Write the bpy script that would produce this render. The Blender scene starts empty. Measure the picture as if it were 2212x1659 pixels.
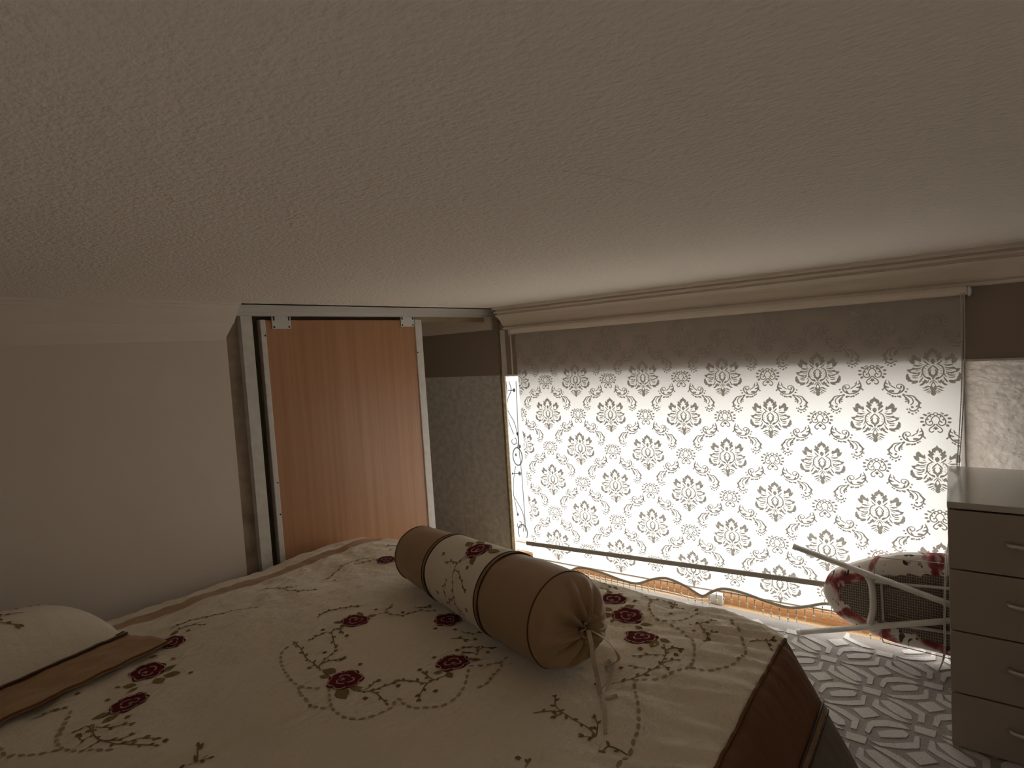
import bpy, bmesh, math, random
from mathutils import Vector, Matrix, noise
from mathutils.geometry import tessellate_polygon

random.seed(7)
SC = bpy.context.scene
COL = SC.collection

# ------------------------------------------------------------------ camera
CAM_H = 1.30
PITCH, ROLL, HEAD = math.radians(3.116), math.radians(-3.548), math.radians(37.373)
cam_data = bpy.data.cameras.new('camera')
cam_data.sensor_width = 36.0
cam_data.lens = 36.0 * 1250.0 / 2212.0
cam_data.clip_start = 0.02
cam = bpy.data.objects.new('camera', cam_data)
COL.objects.link(cam)
_f = Vector((math.cos(HEAD), math.sin(HEAD), 0))
_r = Vector((math.sin(HEAD), -math.cos(HEAD), 0))
_fw = _f * math.cos(PITCH) + Vector((0, 0, -math.sin(PITCH)))
_up = _f * math.sin(PITCH) + Vector((0, 0, math.cos(PITCH)))
_x = _r * math.cos(ROLL) + _up * math.sin(ROLL)
_y = _r * -math.sin(ROLL) + _up * math.cos(ROLL)
cam.matrix_world = Matrix(((_x.x, _y.x, -_fw.x, 0), (_x.y, _y.y, -_fw.y, 0), (_x.z, _y.z, -_fw.z, CAM_H), (0, 0, 0, 1)))
SC.camera = cam

# ------------------------------------------------------------------ sky and exposure
SKY_ZENITH, SKY_HORIZON, GROUND = 3.1, 2.75, 0.62          # overcast sky: brightest overhead
world = bpy.data.worlds.new('sky')
SC.world = world
world.use_nodes = True
bg = world.node_tree.nodes['Background']
bg.inputs[0].default_value = (1.0, 0.97, 0.945, 1)
_nt = world.node_tree; _N = _nt.nodes
_tc = _N.new('ShaderNodeTexCoord'); _sx = _N.new('ShaderNodeSeparateXYZ'); _nt.links.new(_tc.outputs['Generated'], _sx.inputs[0])
_up_ = _N.new('ShaderNodeMapRange'); _up_.inputs['From Min'].default_value = 0; _up_.inputs['From Max'].default_value = 1
_up_.inputs['To Min'].default_value = SKY_HORIZON; _up_.inputs['To Max'].default_value = SKY_ZENITH
_nt.links.new(_sx.outputs['Z'], _up_.inputs['Value'])
_hz = _N.new('ShaderNodeMapRange'); _hz.interpolation_type = 'SMOOTHSTEP'; _hz.inputs['From Min'].default_value = -.06; _hz.inputs['From Max'].default_value = .06
_nt.links.new(_sx.outputs['Z'], _hz.inputs['Value'])
_mx = _N.new('ShaderNodeMix'); _mx.inputs['A'].default_value = GROUND
_nt.links.new(_hz.outputs['Result'], _mx.inputs['Factor']); _nt.links.new(_up_.outputs['Result'], _mx.inputs['B'])
_nt.links.new(_mx.outputs['Result'], bg.inputs[1])
pl = bpy.data.lights.new('daylight_portal', 'AREA')      # importance portal for the sky light, gives no light of its own
pl.shape = 'RECTANGLE'; pl.size = 2.36; pl.size_y = 1.25
pl.cycles.is_portal = True
plo = bpy.data.objects.new('daylight_portal', pl)
plo.location = (3.10, 1.15, 0.62)
plo.rotation_euler = (0, math.radians(90), 0)
pl.size, pl.size_y = 1.20, 2.48
COL.objects.link(plo)
pl2 = bpy.data.lights.new('daylight_portal', 'AREA')     # the same for the added floor opening behind the camera
pl2.shape = 'RECTANGLE'; pl2.size, pl2.size_y = .70, 1.36
pl2.cycles.is_portal = True
plo2 = bpy.data.objects.new('daylight_portal', pl2)
plo2.location = (-.625, -.60, -.58)
plo2.rotation_euler = (math.radians(180), 0, 0)
COL.objects.link(plo2)
SC.view_settings.view_transform = 'Standard'
SC.view_settings.look = 'None'
SC.view_settings.gamma = 1.0
SC.view_settings.use_curve_mapping = False
SC.view_settings.exposure = 1.42

# ------------------------------------------------------------------ helpers
class MB:
    """collects geometry for one mesh object"""
    def __init__(self): self.v = []; self.f = []
    def add(self, vs, fs):
        o = len(self.v); self.v += [tuple(p) for p in vs]
        self.f += [tuple(i + o for i in f) for f in fs]; return self
    def box(self, x0, x1, y0, y1, z0, z1, T=None):
        vs = [Vector(p) for p in ((x0,y0,z0),(x1,y0,z0),(x1,y1,z0),(x0,y1,z0),(x0,y0,z1),(x1,y0,z1),(x1,y1,z1),(x0,y1,z1))]
        if T: vs = [T(p) for p in vs]
        return self.add(vs, [(0,3,2,1),(4,5,6,7),(0,1,5,4),(1,2,6,5),(2,3,7,6),(3,0,4,7)])
    def tube(self, pts, r, n=8, caps=True, flat=1.0):
        pts = [Vector(p) for p in pts]; m = len(pts)
        rs = r if isinstance(r, (list, tuple)) else [r] * m
        vs = []; prev = None
        for i, p in enumerate(pts):
            t = (pts[min(i+1, m-1)] - pts[max(i-1, 0)]).normalized()
            if prev is None:
                a = Vector((0,0,1)) if abs(t.z) < .9 else Vector((1,0,0))
                u = t.cross(a).normalized()
            else:
                u = (prev - t * prev.dot(t)).normalized()
            prev = u; w = t.cross(u)
            for k in range(n):
                an = 2*math.pi*k/n
                vs.append(p + (u*math.cos(an) + w*math.sin(an)*flat) * rs[i])
        fs = []
        for i in range(m-1):
            for k in range(n):
                k2 = (k+1) % n
                fs.append((i*n+k, i*n+k2, (i+1)*n+k2, (i+1)*n+k))
        if caps:
            fs.append(tuple(range(n-1, -1, -1))); fs.append(tuple((m-1)*n+k for k in range(n)))
        return self.add(vs, fs)
    def prism(self, prof, A, B):
        """closed profile prof (2-D) swept from map A to map B"""
        n = len(prof)
        vs = [A(*p) for p in prof] + [B(*p) for p in prof]
        fs = [(i, (i+1) % n, n+(i+1) % n, n+i) for i in range(n)]
        tri = tessellate_polygon([[Vector((p[0], p[1], 0)) for p in prof]])
        fs += [tuple(t) for t in tri] + [tuple(n+i for i in reversed(t)) for t in tri]
        return self.add(vs, fs)
    def poly(self, pts, T):
        tri = tessellate_polygon([[Vector((p[0], p[1], 0)) for p in pts]])
        return self.add([T(*p) for p in pts], [tuple(t) for t in tri])
    def slab(self, pts, T, th):
        """flat polygon with thickness: T(x, y, h)"""
        n = len(pts)
        tri = tessellate_polygon([[Vector((p[0], p[1], 0)) for p in pts]])
        vs = [T(p[0], p[1], 0) for p in pts] + [T(p[0], p[1], th) for p in pts]
        fs = [tuple(t) for t in tri] + [tuple(n+i for i in reversed(t)) for t in tri]
        fs += [(i, (i+1) % n, n+(i+1) % n, n+i) for i in range(n)]
        return self.add(vs, fs)
    def ribbon(self, pts, w, T):
        """flat 2-D stroke of width w (number or list), mapped by T(x, y)"""
        m = len(pts); ws = w if isinstance(w, (list, tuple)) else [w]*m
        L = []; 
        for i in range(m):
            a = pts[max(i-1, 0)]; b = pts[min(i+1, m-1)]
            dx, dy = b[0]-a[0], b[1]-a[1]; l = math.hypot(dx, dy) or 1
            nx, ny = -dy/l*ws[i]/2, dx/l*ws[i]/2
            L.append((pts[i][0]+nx, pts[i][1]+ny)); L.append((pts[i][0]-nx, pts[i][1]-ny))
        return self.add([T(*p) for p in L], [(2*i, 2*i+1, 2*i+3, 2*i+2) for i in range(m-1)])
    def ell(self, cx, cy, rx, ry, an, T, n=8):
        c, s = math.cos(an), math.sin(an); P = []
        for k in range(n):
            a = 2*math.pi*k/n; x, y = rx*math.cos(a), ry*math.sin(a)
            P.append((cx+x*c-y*s, cy+x*s+y*c))
        return self.add([T(*p) for p in P], [tuple(range(n))])
    def sphere(self, c, r, n=8, m=6, sc=(1,1,1)):
        vs = []; fs = []
        for i in range(m+1):
            th = math.pi*i/m
            for k in range(n):
                a = 2*math.pi*k/n
                vs.append((c[0]+r*sc[0]*math.sin(th)*math.cos(a), c[1]+r*sc[1]*math.sin(th)*math.sin(a), c[2]+r*sc[2]*math.cos(th)))
        for i in range(m):
            for k in range(n):
                fs.append((i*n+k, (i+1)*n+k, (i+1)*n+(k+1) % n, i*n+(k+1) % n))
        return self.add(vs, fs)
    def build(self, name, mat, parent=None, smooth=False, bevel=0, fix=True):
        me = bpy.data.meshes.new(name); me.from_pydata(self.v, [], self.f)
        if fix:
            b = bmesh.new(); b.from_mesh(me); bmesh.ops.recalc_face_normals(b, faces=b.faces); b.to_mesh(me); b.free()
        if smooth: me.polygons.foreach_set('use_smooth', [True]*len(me.polygons))
        me.materials.append(mat); me.update()
        o = bpy.data.objects.new(name, me); COL.objects.link(o)
        if parent: o.parent = parent
        if bevel:
            m = o.modifiers.new('bevel', 'BEVEL'); m.width = bevel; m.segments = 2; m.limit_method = 'ANGLE'
        return o

def tag(o, label=None, cat=None, group=None, kind=None):
    if label: o['label'] = label
    if cat: o['category'] = cat
    if group: o['group'] = group
    if kind: o['kind'] = kind
    return o
def empty(name, loc=(0,0,0)):
    o = bpy.data.objects.new(name, None); o.location = loc; o.empty_display_size = .05; COL.objects.link(o)
    return o
def rel(o):
    """keep world-space mesh coordinates although the parent empty sits at the thing's base"""
    o.matrix_parent_inverse = Matrix.Translation(-o.parent.location); return o
def smooth_path(P, k=6, closed=False):
    P = [Vector((*p, 0)) if len(p) == 2 else Vector(p) for p in P]; n = len(P); out = []
    for i in range(n-1):
        p0, p1, p2, p3 = P[max(i-1, 0)], P[i], P[i+1], P[min(i+2, n-1)]
        for j in range(k):
            t = j/k
            out.append(.5*((2*p1) + (p2-p0)*t + (2*p0-5*p1+4*p2-p3)*t*t + (3*p1-p0-3*p2+p3)*t**3))
    out.append(P[-1]); return out
def sp2(P, k=6): return [(p.x, p.y) for p in smooth_path(P, k)]
def sstep(a, b, x):
    t = min(1, max(0, (x-a)/(b-a))); return t*t*(3-2*t)

# ------------------------------------------------------------------ materials
def material(name, col, rough=.6, spec=.3, var=None, bump=None, sheen=0, metal=0):
    """var = (noise scale, second colour, contrast); bump = list of (kind, scale, strength, distance, stretch)"""
    m = bpy.data.materials.new(name); m.use_nodes = True
    nt = m.node_tree; N = nt.nodes; L = nt.links
    p = N['Principled BSDF']
    p.inputs['Base Color'].default_value = (*col, 1); p.inputs['Roughness'].default_value = rough
    p.inputs['Specular IOR Level'].default_value = spec; p.inputs['Metallic'].default_value = metal
    if sheen: p.inputs['Sheen Weight'].default_value = sheen
    tc = N.new('ShaderNodeTexCoord')
    if var:
        no = N.new('ShaderNodeTexNoise'); no.inputs['Scale'].default_value = var[0]; no.inputs['Detail'].default_value = 5
        L.new(tc.outputs['Object'], no.inputs['Vector'])
        r = N.new('ShaderNodeValToRGB'); c = var[2]
        r.color_ramp.elements[0].position = .5-c; r.color_ramp.elements[1].position = .5+c
        r.color_ramp.elements[0].color = (*col, 1); r.color_ramp.elements[1].color = (*var[1], 1)
        L.new(no.outputs['Fac'], r.inputs['Fac']); L.new(r.outputs['Color'], p.inputs['Base Color'])
    prev = None
    for kind, sc, st, di, stretch in (bump or []):
        mp = N.new('ShaderNodeMapping'); mp.inputs['Scale'].default_value = stretch
        L.new(tc.outputs['Object'], mp.inputs['Vector'])
        if kind == 'noise':
            t = N.new('ShaderNodeTexNoise'); t.inputs['Detail'].default_value = 4; out = 'Fac'
        else:
            t = N.new('ShaderNodeTexVoronoi'); out = 'Distance'
        t.inputs['Scale'].default_value = sc
        L.new(mp.outputs['Vector'], t.inputs['Vector'])
        b = N.new('ShaderNodeBump'); b.inputs['Strength'].default_value = st; b.inputs['Distance'].default_value = di
        L.new(t.outputs[out], b.inputs['Height'])
        if prev: L.new(prev.outputs['Normal'], b.inputs['Normal'])
        prev = b
    if prev: L.new(prev.outputs['Normal'], p.inputs['Normal'])
    return m

def cloth_translucent(name, refl, trans, fac):
    m = bpy.data.materials.new(name); m.use_nodes = True
    nt = m.node_tree; N = nt.nodes; L = nt.links
    N.remove(N['Principled BSDF'])
    d = N.new('ShaderNodeBsdfDiffuse'); d.inputs[0].default_value = (*refl, 1)
    t = N.new('ShaderNodeBsdfTranslucent'); t.inputs[0].default_value = (*trans, 1)
    x = N.new('ShaderNodeMixShader'); x.inputs[0].default_value = fac
    L.new(d.outputs[0], x.inputs[1]); L.new(t.outputs[0], x.inputs[2])
    L.new(x.outputs[0], N['Material Output'].inputs[0]); return m

def glass_film(name):
    m = bpy.data.materials.new(name); m.use_nodes = True
    nt = m.node_tree; N = nt.nodes; L = nt.links
    N.remove(N['Principled BSDF'])
    t = N.new('ShaderNodeBsdfTransparent'); t.inputs[0].default_value = (.84, .85, .85, 1)
    g = N.new('ShaderNodeBsdfGlossy'); g.inputs[0].default_value = (1, 1, 1, 1); g.inputs[1].default_value = .08
    x = N.new('ShaderNodeMixShader'); x.inputs[0].default_value = .05
    L.new(t.outputs[0], x.inputs[1]); L.new(g.outputs[0], x.inputs[2])
    L.new(x.outputs[0], N['Material Output'].inputs[0]); return m

def wood(name, base, dark, light, scale=(1,1,1), axis='z', rough=.35):
    m = bpy.data.materials.new(name); m.use_nodes = True
    nt = m.node_tree; N = nt.nodes; L = nt.links
    p = N['Principled BSDF']; p.inputs['Roughness'].default_value = rough; p.inputs['Specular IOR Level'].default_value = .45
    tc = N.new('ShaderNodeTexCoord'); mp = N.new('ShaderNodeMapping'); mp.inputs['Scale'].default_value = scale
    L.new(tc.outputs['Object'], mp.inputs['Vector'])
    n1 = N.new('ShaderNodeTexNoise'); n1.inputs['Scale'].default_value = 9; n1.inputs['Detail'].default_value = 6; n1.inputs['Roughness'].default_value = .65
    L.new(mp.outputs['Vector'], n1.inputs['Vector'])
    r = N.new('ShaderNodeValToRGB'); e = r.color_ramp.elements
    e[0].position = .25; e[0].color = (*dark, 1); e[1].position = .78; e[1].color = (*light, 1)
    k = r.color_ramp.elements.new(.5); k.color = (*base, 1)
    L.new(n1.outputs['Fac'], r.inputs['Fac']); L.new(r.outputs['Color'], p.inputs['Base Color'])
    b = N.new('ShaderNodeBump'); b.inputs['Strength'].default_value = .15; b.inputs['Distance'].default_value = .002
    L.new(n1.outputs['Fac'], b.inputs['Height']); L.new(b.outputs['Normal'], p.inputs['Normal'])
    return m

ONE = (1, 1, 1)
M = {}
M['ceiling'] = material('ceiling_plaster', (.94, .855, .765), .9, .1, bump=[('noise', 55, .52, .010, ONE), ('noise', 130, .75, .006, (1, .6, 1))])
M['wall'] = material('wall_paint', (.87, .77, .67), .85, .15, var=(1.3, (.84, .74, .64), .2), bump=[('noise', 60, .08, .003, ONE)])
M['white_wall'] = material('rear_wall_paint', (.92, .86, .78), .9, .1, bump=[('noise', 60, .08, .003, ONE)])
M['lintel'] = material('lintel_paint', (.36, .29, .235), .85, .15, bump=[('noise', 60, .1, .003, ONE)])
M['paper'] = material('embossed_wallpaper', (.80, .765, .72), .5, .45, var=(26, (.62, .585, .545), .15), bump=[('noise', 26, .9, .012, (1, 1, 1.6)), ('voronoi', 55, .3, .005, ONE)])
M['cornice'] = material('cornice_plaster', (.90, .80, .70), .8, .15, bump=[('noise', 40, .06, .003, ONE)])
M['white_wood'] = material('white_painted_wood', (.80, .76, .71), .5, .3, var=(30, (.70, .65, .58), .2))
M['alu'] = material('aluminium', (.72, .71, .69), .35, .5, metal=.6)
M['white_pvc'] = material('white_plastic', (.85, .85, .83), .35, .4)
M['dark'] = material('dark_gap', (.035, .028, .02), .9, .1)
M['brush'] = material('brush_strip', (.10, .095, .07), .9, .1, bump=[('noise', 300, .5, .002, ONE)])
M['header'] = wood('header_wood', (.42, .33, .20), (.33, .25, .14), (.50, .42, .28), (1, 6, 6))
M['door'] = wood('door_laminate', (.50, .255, .13), (.42, .20, .092), (.57, .315, .175), (4.5, 4.5, .08), rough=.3)
M['plate'] = material('zinc_plate', (.74, .73, .69), .5, .4)
M['screw'] = material('dark_screw', (.08, .07, .06), .5, .4, metal=.5)
M['foam'] = material('old_foam_edge', (.36, .29, .17), .9, .1, var=(40, (.22, .17, .09), .2), bump=[('noise', 60, .6, .01, ONE)])
M['floor'] = wood('floor_laminate', (.72, .50, .27), (.62, .41, .2), (.80, .60, .36), (1, 14, 1))
M['skirting'] = wood('orange_skirting', (.74, .41, .20), (.66, .34, .15), (.80, .48, .26), (1, .6, 14), rough=.4)
M['glass'] = glass_film('film_glass')
M['film_line'] = material('film_print_grey', (.16, .18, .18), .8, .1)
M['fabric'] = cloth_translucent('blind_fabric', (.86, .79, .73), (.96, .95, .915), .56)
M['print'] = cloth_translucent('blind_print', (.92, .86, .80), (.31, .305, .275), .50)
M['ribbon'] = cloth_translucent('hem_ribbon', (.60, .54, .44), (.40, .37, .30), .35)
M['rail'] = material('grey_plastic_bar', (.42, .385, .335), .5, .3)
M['bead'] = material('cream_bead', (.80, .74, .62), .25, .5)
M['bead_d'] = material('dark_bead', (.16, .13, .10), .3, .5)
M['chain'] = material('chain_plastic', (.62, .58, .52), .4, .4)
M['cream'] = material('quilt_cream', (.88, .765, .59), .8, .15, sheen=.25, bump=[('noise', 13, .6, .025, (1, 1.7, 1)), ('noise', 60, .22, .006, ONE)])
M['tan'] = material('tan_satin', (.50, .30, .145), .5, .4, sheen=.15, var=(9, (.43, .255, .12), .2), bump=[('noise', 30, .3, .008, ONE)])
M['tan2'] = material('bolster_satin', (.40, .26, .145), .55, .35, sheen=.15, bump=[('noise', 18, .2, .008, ONE)])
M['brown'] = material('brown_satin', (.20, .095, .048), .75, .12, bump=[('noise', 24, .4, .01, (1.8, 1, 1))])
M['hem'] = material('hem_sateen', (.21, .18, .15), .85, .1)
M['seamline'] = material('brown_seam', (.10, .055, .03), .7, .2)
M['strip_plaster'] = material('brown_grey_plaster', (.56, .47, .38), .95, .05, var=(14, (.36, .28, .20), .2), bump=[('noise', 50, .5, .008, ONE)])
M['piping'] = material('dark_piping', (.055, .022, .016), .6, .3)
M['gold'] = material('gold_braid', (.32, .20, .09), .5, .4, bump=[('voronoi', 180, .7, .003, ONE)])
M['maroon'] = material('maroon_thread', (.115, .016, .024), .95, .02, var=(160, (.20, .04, .045), .2))
M['pink'] = material('dusty_pink_thread', (.52, .35, .30), .95, .02)
M['leaf'] = material('olive_thread', (.33, .235, .10), .95, .02, var=(120, (.25, .175, .07), .2))
M['vine'] = material('brown_green_thread', (.27, .19, .095), .95, .02)
M['stitch'] = material('taupe_thread', (.44, .345, .21), .95, .02)
M['bud'] = material('rust_thread', (.29, .15, .065), .95, .02)
M['pillow'] = material('pillow_cream', (.85, .755, .60), .8, .15, sheen=.25, bump=[('noise', 30, .35, .01, (1, 2, 1))])
M['string'] = material('drawstring_satin', (.55, .45, .32), .5, .4)
M['mattress'] = material('mattress_ticking', (.6, .57, .52), .9, .1)
M['bedwood'] = wood('bed_base_wood', (.30, .18, .09), (.22, .12, .06), (.36, .23, .13), (1, 8, 8))
M['lacquer'] = material('cream_lacquer', (.40, .335, .28), .42, .35)
M['lacquer_top'] = material('glossy_top', (.50, .45, .39), .13, .5)
M['seam'] = material('drawer_gap', (.05, .042, .035), .9, .1)
M['handle'] = material('satin_nickel', (.62, .58, .52), .35, .5, metal=.7)
M['carpet'] = material('carpet_grey', (.46, .42, .39), .95, .05, var=(260, (.36, .325, .30), .25), bump=[('noise', 320, .8, .006, ONE)])
M['carpet_l'] = material('carpet_ivory', (.84, .80, .76), .95, .05, var=(240, (.70, .66, .62), .25), bump=[('noise', 240, .8, .006, (1, 3, 1))])
M['tube'] = material('white_tube', (.72, .70, .66), .4, .4, var=(20, (.62, .58, .53), .2))
M['mesh'] = None
M['wire'] = material('grey_wire', (.42, .40, .37), .4, .5, metal=.5)
def floral(name):
    m = bpy.data.materials.new(name); m.use_nodes = True
    nt = m.node_tree; N = nt.nodes; L = nt.links; p = N['Principled BSDF']; p.inputs['Roughness'].default_value = .8
    tc = N.new('ShaderNodeTexCoord')
    n1 = N.new('ShaderNodeTexNoise'); n1.inputs['Scale'].default_value = 9; n1.inputs['Detail'].default_value = 3; n1.inputs['Distortion'].default_value = .6
    L.new(tc.outputs['Object'], n1.inputs['Vector'])
    r = N.new('ShaderNodeValToRGB'); e = r.color_ramp.elements
    e[0].position = .52; e[0].color = (.78, .72, .66, 1); e[1].position = .56; e[1].color = (.48, .22, .20, 1)
    for pos, c in ((.60, (.30, .05, .06, 1)), (.66, (.20, .03, .04, 1)), (.72, (.72, .62, .55, 1))):
        k = r.color_ramp.elements.new(pos); k.color = c
    L.new(n1.outputs['Fac'], r.inputs['Fac'])
    n2 = N.new('ShaderNodeTexNoise'); n2.inputs['Scale'].default_value = 16; n2.inputs['Distortion'].default_value = 2
    mp = N.new('ShaderNodeMapping'); mp.inputs['Location'].default_value = (3, 1, 7)
    L.new(tc.outputs['Object'], mp.inputs['Vector']); L.new(mp.outputs['Vector'], n2.inputs['Vector'])
    r2 = N.new('ShaderNodeValToRGB'); r2.color_ramp.elements[0].position = .62; r2.color_ramp.elements[1].position = .66
    L.new(n2.outputs['Fac'], r2.inputs['Fac'])
    mx = N.new('ShaderNodeMixRGB'); mx.inputs[2].default_value = (.06, .055, .035, 1)
    L.new(r2.outputs['Color'], mx.inputs[0]); L.new(r.outputs['Color'], mx.inputs[1]); L.new(mx.outputs[0], p.inputs['Base Color'])
    return m
M['floral'] = floral('floral_cotton')
def perforated(name):
    m = bpy.data.materials.new(name); m.use_nodes = True
    nt = m.node_tree; N = nt.nodes; L = nt.links; p = N['Principled BSDF']; p.inputs['Roughness'].default_value = .6
    tc = N.new('ShaderNodeTexCoord'); mp = N.new('ShaderNodeMapping'); mp.inputs['Scale'].default_value = (0, 1, .75)
    L.new(tc.outputs['Object'], mp.inputs['Vector'])
    v = N.new('ShaderNodeTexVoronoi'); v.inputs['Scale'].default_value = 125; v.inputs['Randomness'].default_value = .12
    L.new(mp.outputs['Vector'], v.inputs['Vector'])
    r = N.new('ShaderNodeValToRGB'); r.color_ramp.elements[0].position = .38; r.color_ramp.elements[1].position = .5
    r.color_ramp.elements[0].color = (.09, .072, .058, 1); r.color_ramp.elements[1].color = (.40, .33, .265, 1)
    L.new(v.outputs['Distance'], r.inputs['Fac']); L.new(r.outputs['Color'], p.inputs['Base Color']); return m
M['mesh'] = perforated('perforated_steel')

# ------------------------------------------------------------------ measured outlines (metres)
ROSES=[(0.687, 1.84, 0.8), (0.583, 1.74, 1), (0.495, 1.615, 1), (1.06, 1.469, 1), (0.846, 1.234, 1.05), (1.042, 1.045, 1.05), (1.225, 1.236, 1), (1.464, 1.798, 0.95), (1.587, 0.863, 1), (1.507, 0.776, 1.1), (1.403, 0.685, 1.05)]
LEAVES=[(0.814, 1.216, 0.793, 1.16), (0.829, 1.191, 0.848, 1.166), (0.855, 1.284, 0.845, 1.332), (0.834, 1.279, 0.823, 1.311), (0.995, 1.037, 0.978, 1.053), (0.998, 1.025, 0.987, 0.995), (1.071, 1.028, 1.091, 1.021), (1.079, 1.021, 1.095, 0.993), (1.032, 1.493, 1.01, 1.512), (1.025, 1.477, 1.004, 1.469), (1.092, 1.482, 1.107, 1.515), (1.105, 1.469, 1.131, 1.453), (0.512, 1.721, 0.504, 1.735), (0.538, 1.679, 0.51, 1.675), (0.54, 1.694, 0.516, 1.721), (0.608, 1.708, 0.645, 1.711), (0.6, 1.687, 0.63, 1.65), (0.581, 1.685, 0.579, 1.635), (0.457, 1.612, 0.418, 1.622), (0.462, 1.589, 0.425, 1.576), (0.61, 1.807, 0.633, 1.799), (0.7, 1.883, 0.728, 1.896), (1.484, 0.813, 1.463, 0.849), (1.464, 0.797, 1.445, 0.8), (1.512, 0.827, 1.515, 0.866), (1.462, 0.731, 1.456, 0.704), (1.482, 0.725, 1.499, 0.694), (1.56, 0.83, 1.564, 0.859), (1.543, 0.805, 1.574, 0.783), (1.401, 0.638, 1.355, 0.636), (1.412, 0.636, 1.407, 0.603), (1.621, 0.889, 1.644, 0.913), (1.631, 0.872, 1.652, 0.859)]
STEMS=[[(0.827, 1.188), (0.83, 1.16), (0.845, 1.135), (0.872, 1.126), (0.902, 1.118)], [(0.845, 1.135), (0.847, 1.105), (0.838, 1.07)], [(0.84, 1.15), (0.859, 1.153), (0.873, 1.159)], [(0.987, 1.019), (0.96, 1.033), (0.944, 1.041), (0.932, 1.079), (0.917, 1.104)], [(0.944, 1.041), (0.919, 1.031), (0.889, 1.014)], [(0.96, 1.033), (0.962, 1.054), (0.966, 1.072)], [(0.841, 1.332), (0.857, 1.361), (0.885, 1.37), (0.919, 1.378)], [(0.848, 1.348), (0.857, 1.388), (0.86, 1.425), (0.872, 1.465), (0.879, 1.507)], [(0.863, 1.364), (0.882, 1.353), (0.905, 1.328)], [(1.004, 1.469), (0.981, 1.473), (0.959, 1.444), (0.937, 1.401)], [(0.972, 1.463), (0.955, 1.484), (0.919, 1.487)], [(0.987, 1.48), (0.996, 1.465), (0.99, 1.44)], [(1.131, 1.453), (1.154, 1.433), (1.17, 1.385), (1.21, 1.363), (1.241, 1.319)], [(1.153, 1.445), (1.188, 1.466), (1.202, 1.472)], [(1.234, 1.395), (1.235, 1.371), (1.26, 1.357)], [(1.108, 1.021), (1.133, 1.037), (1.136, 1.061), (1.123, 1.075)], [(1.125, 1.036), (1.149, 1.031), (1.164, 1.013)], [(1.108, 1.021), (1.111, 1.044), (1.101, 1.055)], [(1.182, 1.144), (1.188, 1.116), (1.207, 1.1)], [(1.133, 1.137), (1.146, 1.122), (1.153, 1.102)], [(1.464, 1.863), (1.436, 1.9), (1.381, 1.919), (1.319, 1.908), (1.25, 1.874)], [(1.486, 1.82), (1.42, 1.862), (1.39, 1.886)], [(1.036, 1.983), (1.072, 1.969), (1.089, 1.924), (1.12, 1.893)], [(1.089, 1.924), (1.083, 1.86), (1.104, 1.823), (1.132, 1.797)], [(1.002, 1.582), (1.036, 1.601), (1.063, 1.594), (1.097, 1.574), (1.126, 1.554)], [(1.572, 1.948), (1.608, 1.935), (1.61, 1.892)], [(0.718, 1.933), (0.759, 1.938), (0.801, 1.933), (0.832, 1.9), (0.895, 1.883), (0.943, 1.842)], [(0.712, 1.897), (0.75, 1.906), (0.784, 1.865)], [(0.414, 1.589), (0.4, 1.543), (0.4, 1.489), (0.416, 1.437), (0.448, 1.422), (0.47, 1.396)], [(0.4, 1.543), (0.378, 1.542), (0.378, 1.57)], [(0.412, 1.572), (0.425, 1.551), (0.459, 1.502)], [(0.399, 1.494), (0.385, 1.494), (0.371, 1.491)], [(0.416, 1.437), (0.439, 1.4), (0.457, 1.371)], [(0.4, 1.543), (0.403, 1.591), (0.386, 1.599)], [(0.4, 1.489), (0.416, 1.462), (0.439, 1.454)], [(0.442, 1.275), (0.468, 1.264), (0.491, 1.258), (0.508, 1.282)], [(0.491, 1.258), (0.501, 1.247)], [(0.467, 1.261), (0.482, 1.237), (0.5, 1.22)], [(0.338, 1.747), (0.351, 1.742), (0.368, 1.741)], [(0.377, 1.743), (0.391, 1.731)], [(0.984, 0.749), (1.007, 0.723), (1.017, 0.696), (1.011, 0.664), (1.009, 0.631), (0.996, 0.599), (0.981, 0.618)], [(1.018, 0.7), (1.032, 0.722), (1.057, 0.738)], [(0.996, 0.599), (1.023, 0.61), (1.039, 0.624)], [(1.015, 0.694), (1.001, 0.702)], [(0.993, 0.527), (0.993, 0.545), (0.987, 0.567), (0.971, 0.571)], [(1.176, 0.658), (1.206, 0.623), (1.247, 0.6), (1.3, 0.587), (1.345, 0.591), (1.38, 0.609)], [(1.345, 0.591), (1.332, 0.621), (1.308, 0.654)], [(1.366, 0.601), (1.384, 0.587), (1.388, 0.572)], [(1.302, 0.583), (1.288, 0.565)], [(1.266, 0.609), (1.26, 0.64)], [(1.305, 0.585), (1.337, 0.56)], [(1.536, 0.601), (1.558, 0.582), (1.592, 0.553)], [(1.549, 0.579), (1.522, 0.552), (1.492, 0.533)], [(1.511, 0.544), (1.535, 0.53)], [(1.64, 0.735), (1.633, 0.701), (1.661, 0.697), (1.695, 0.706)], [(1.663, 0.693), (1.668, 0.66), (1.675, 0.637)], [(1.537, 0.439), (1.562, 0.413), (1.601, 0.398)], [(1.573, 0.412), (1.547, 0.39)], [(1.62, 0.97), (1.652, 0.952), (1.653, 0.923)], [(1.687, 0.972), (1.685, 0.946), (1.683, 0.909)], [(0.832, 0.661), (0.851, 0.667)], [(1.647, 0.769), (1.677, 0.74), (1.677, 0.714)]]
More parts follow.
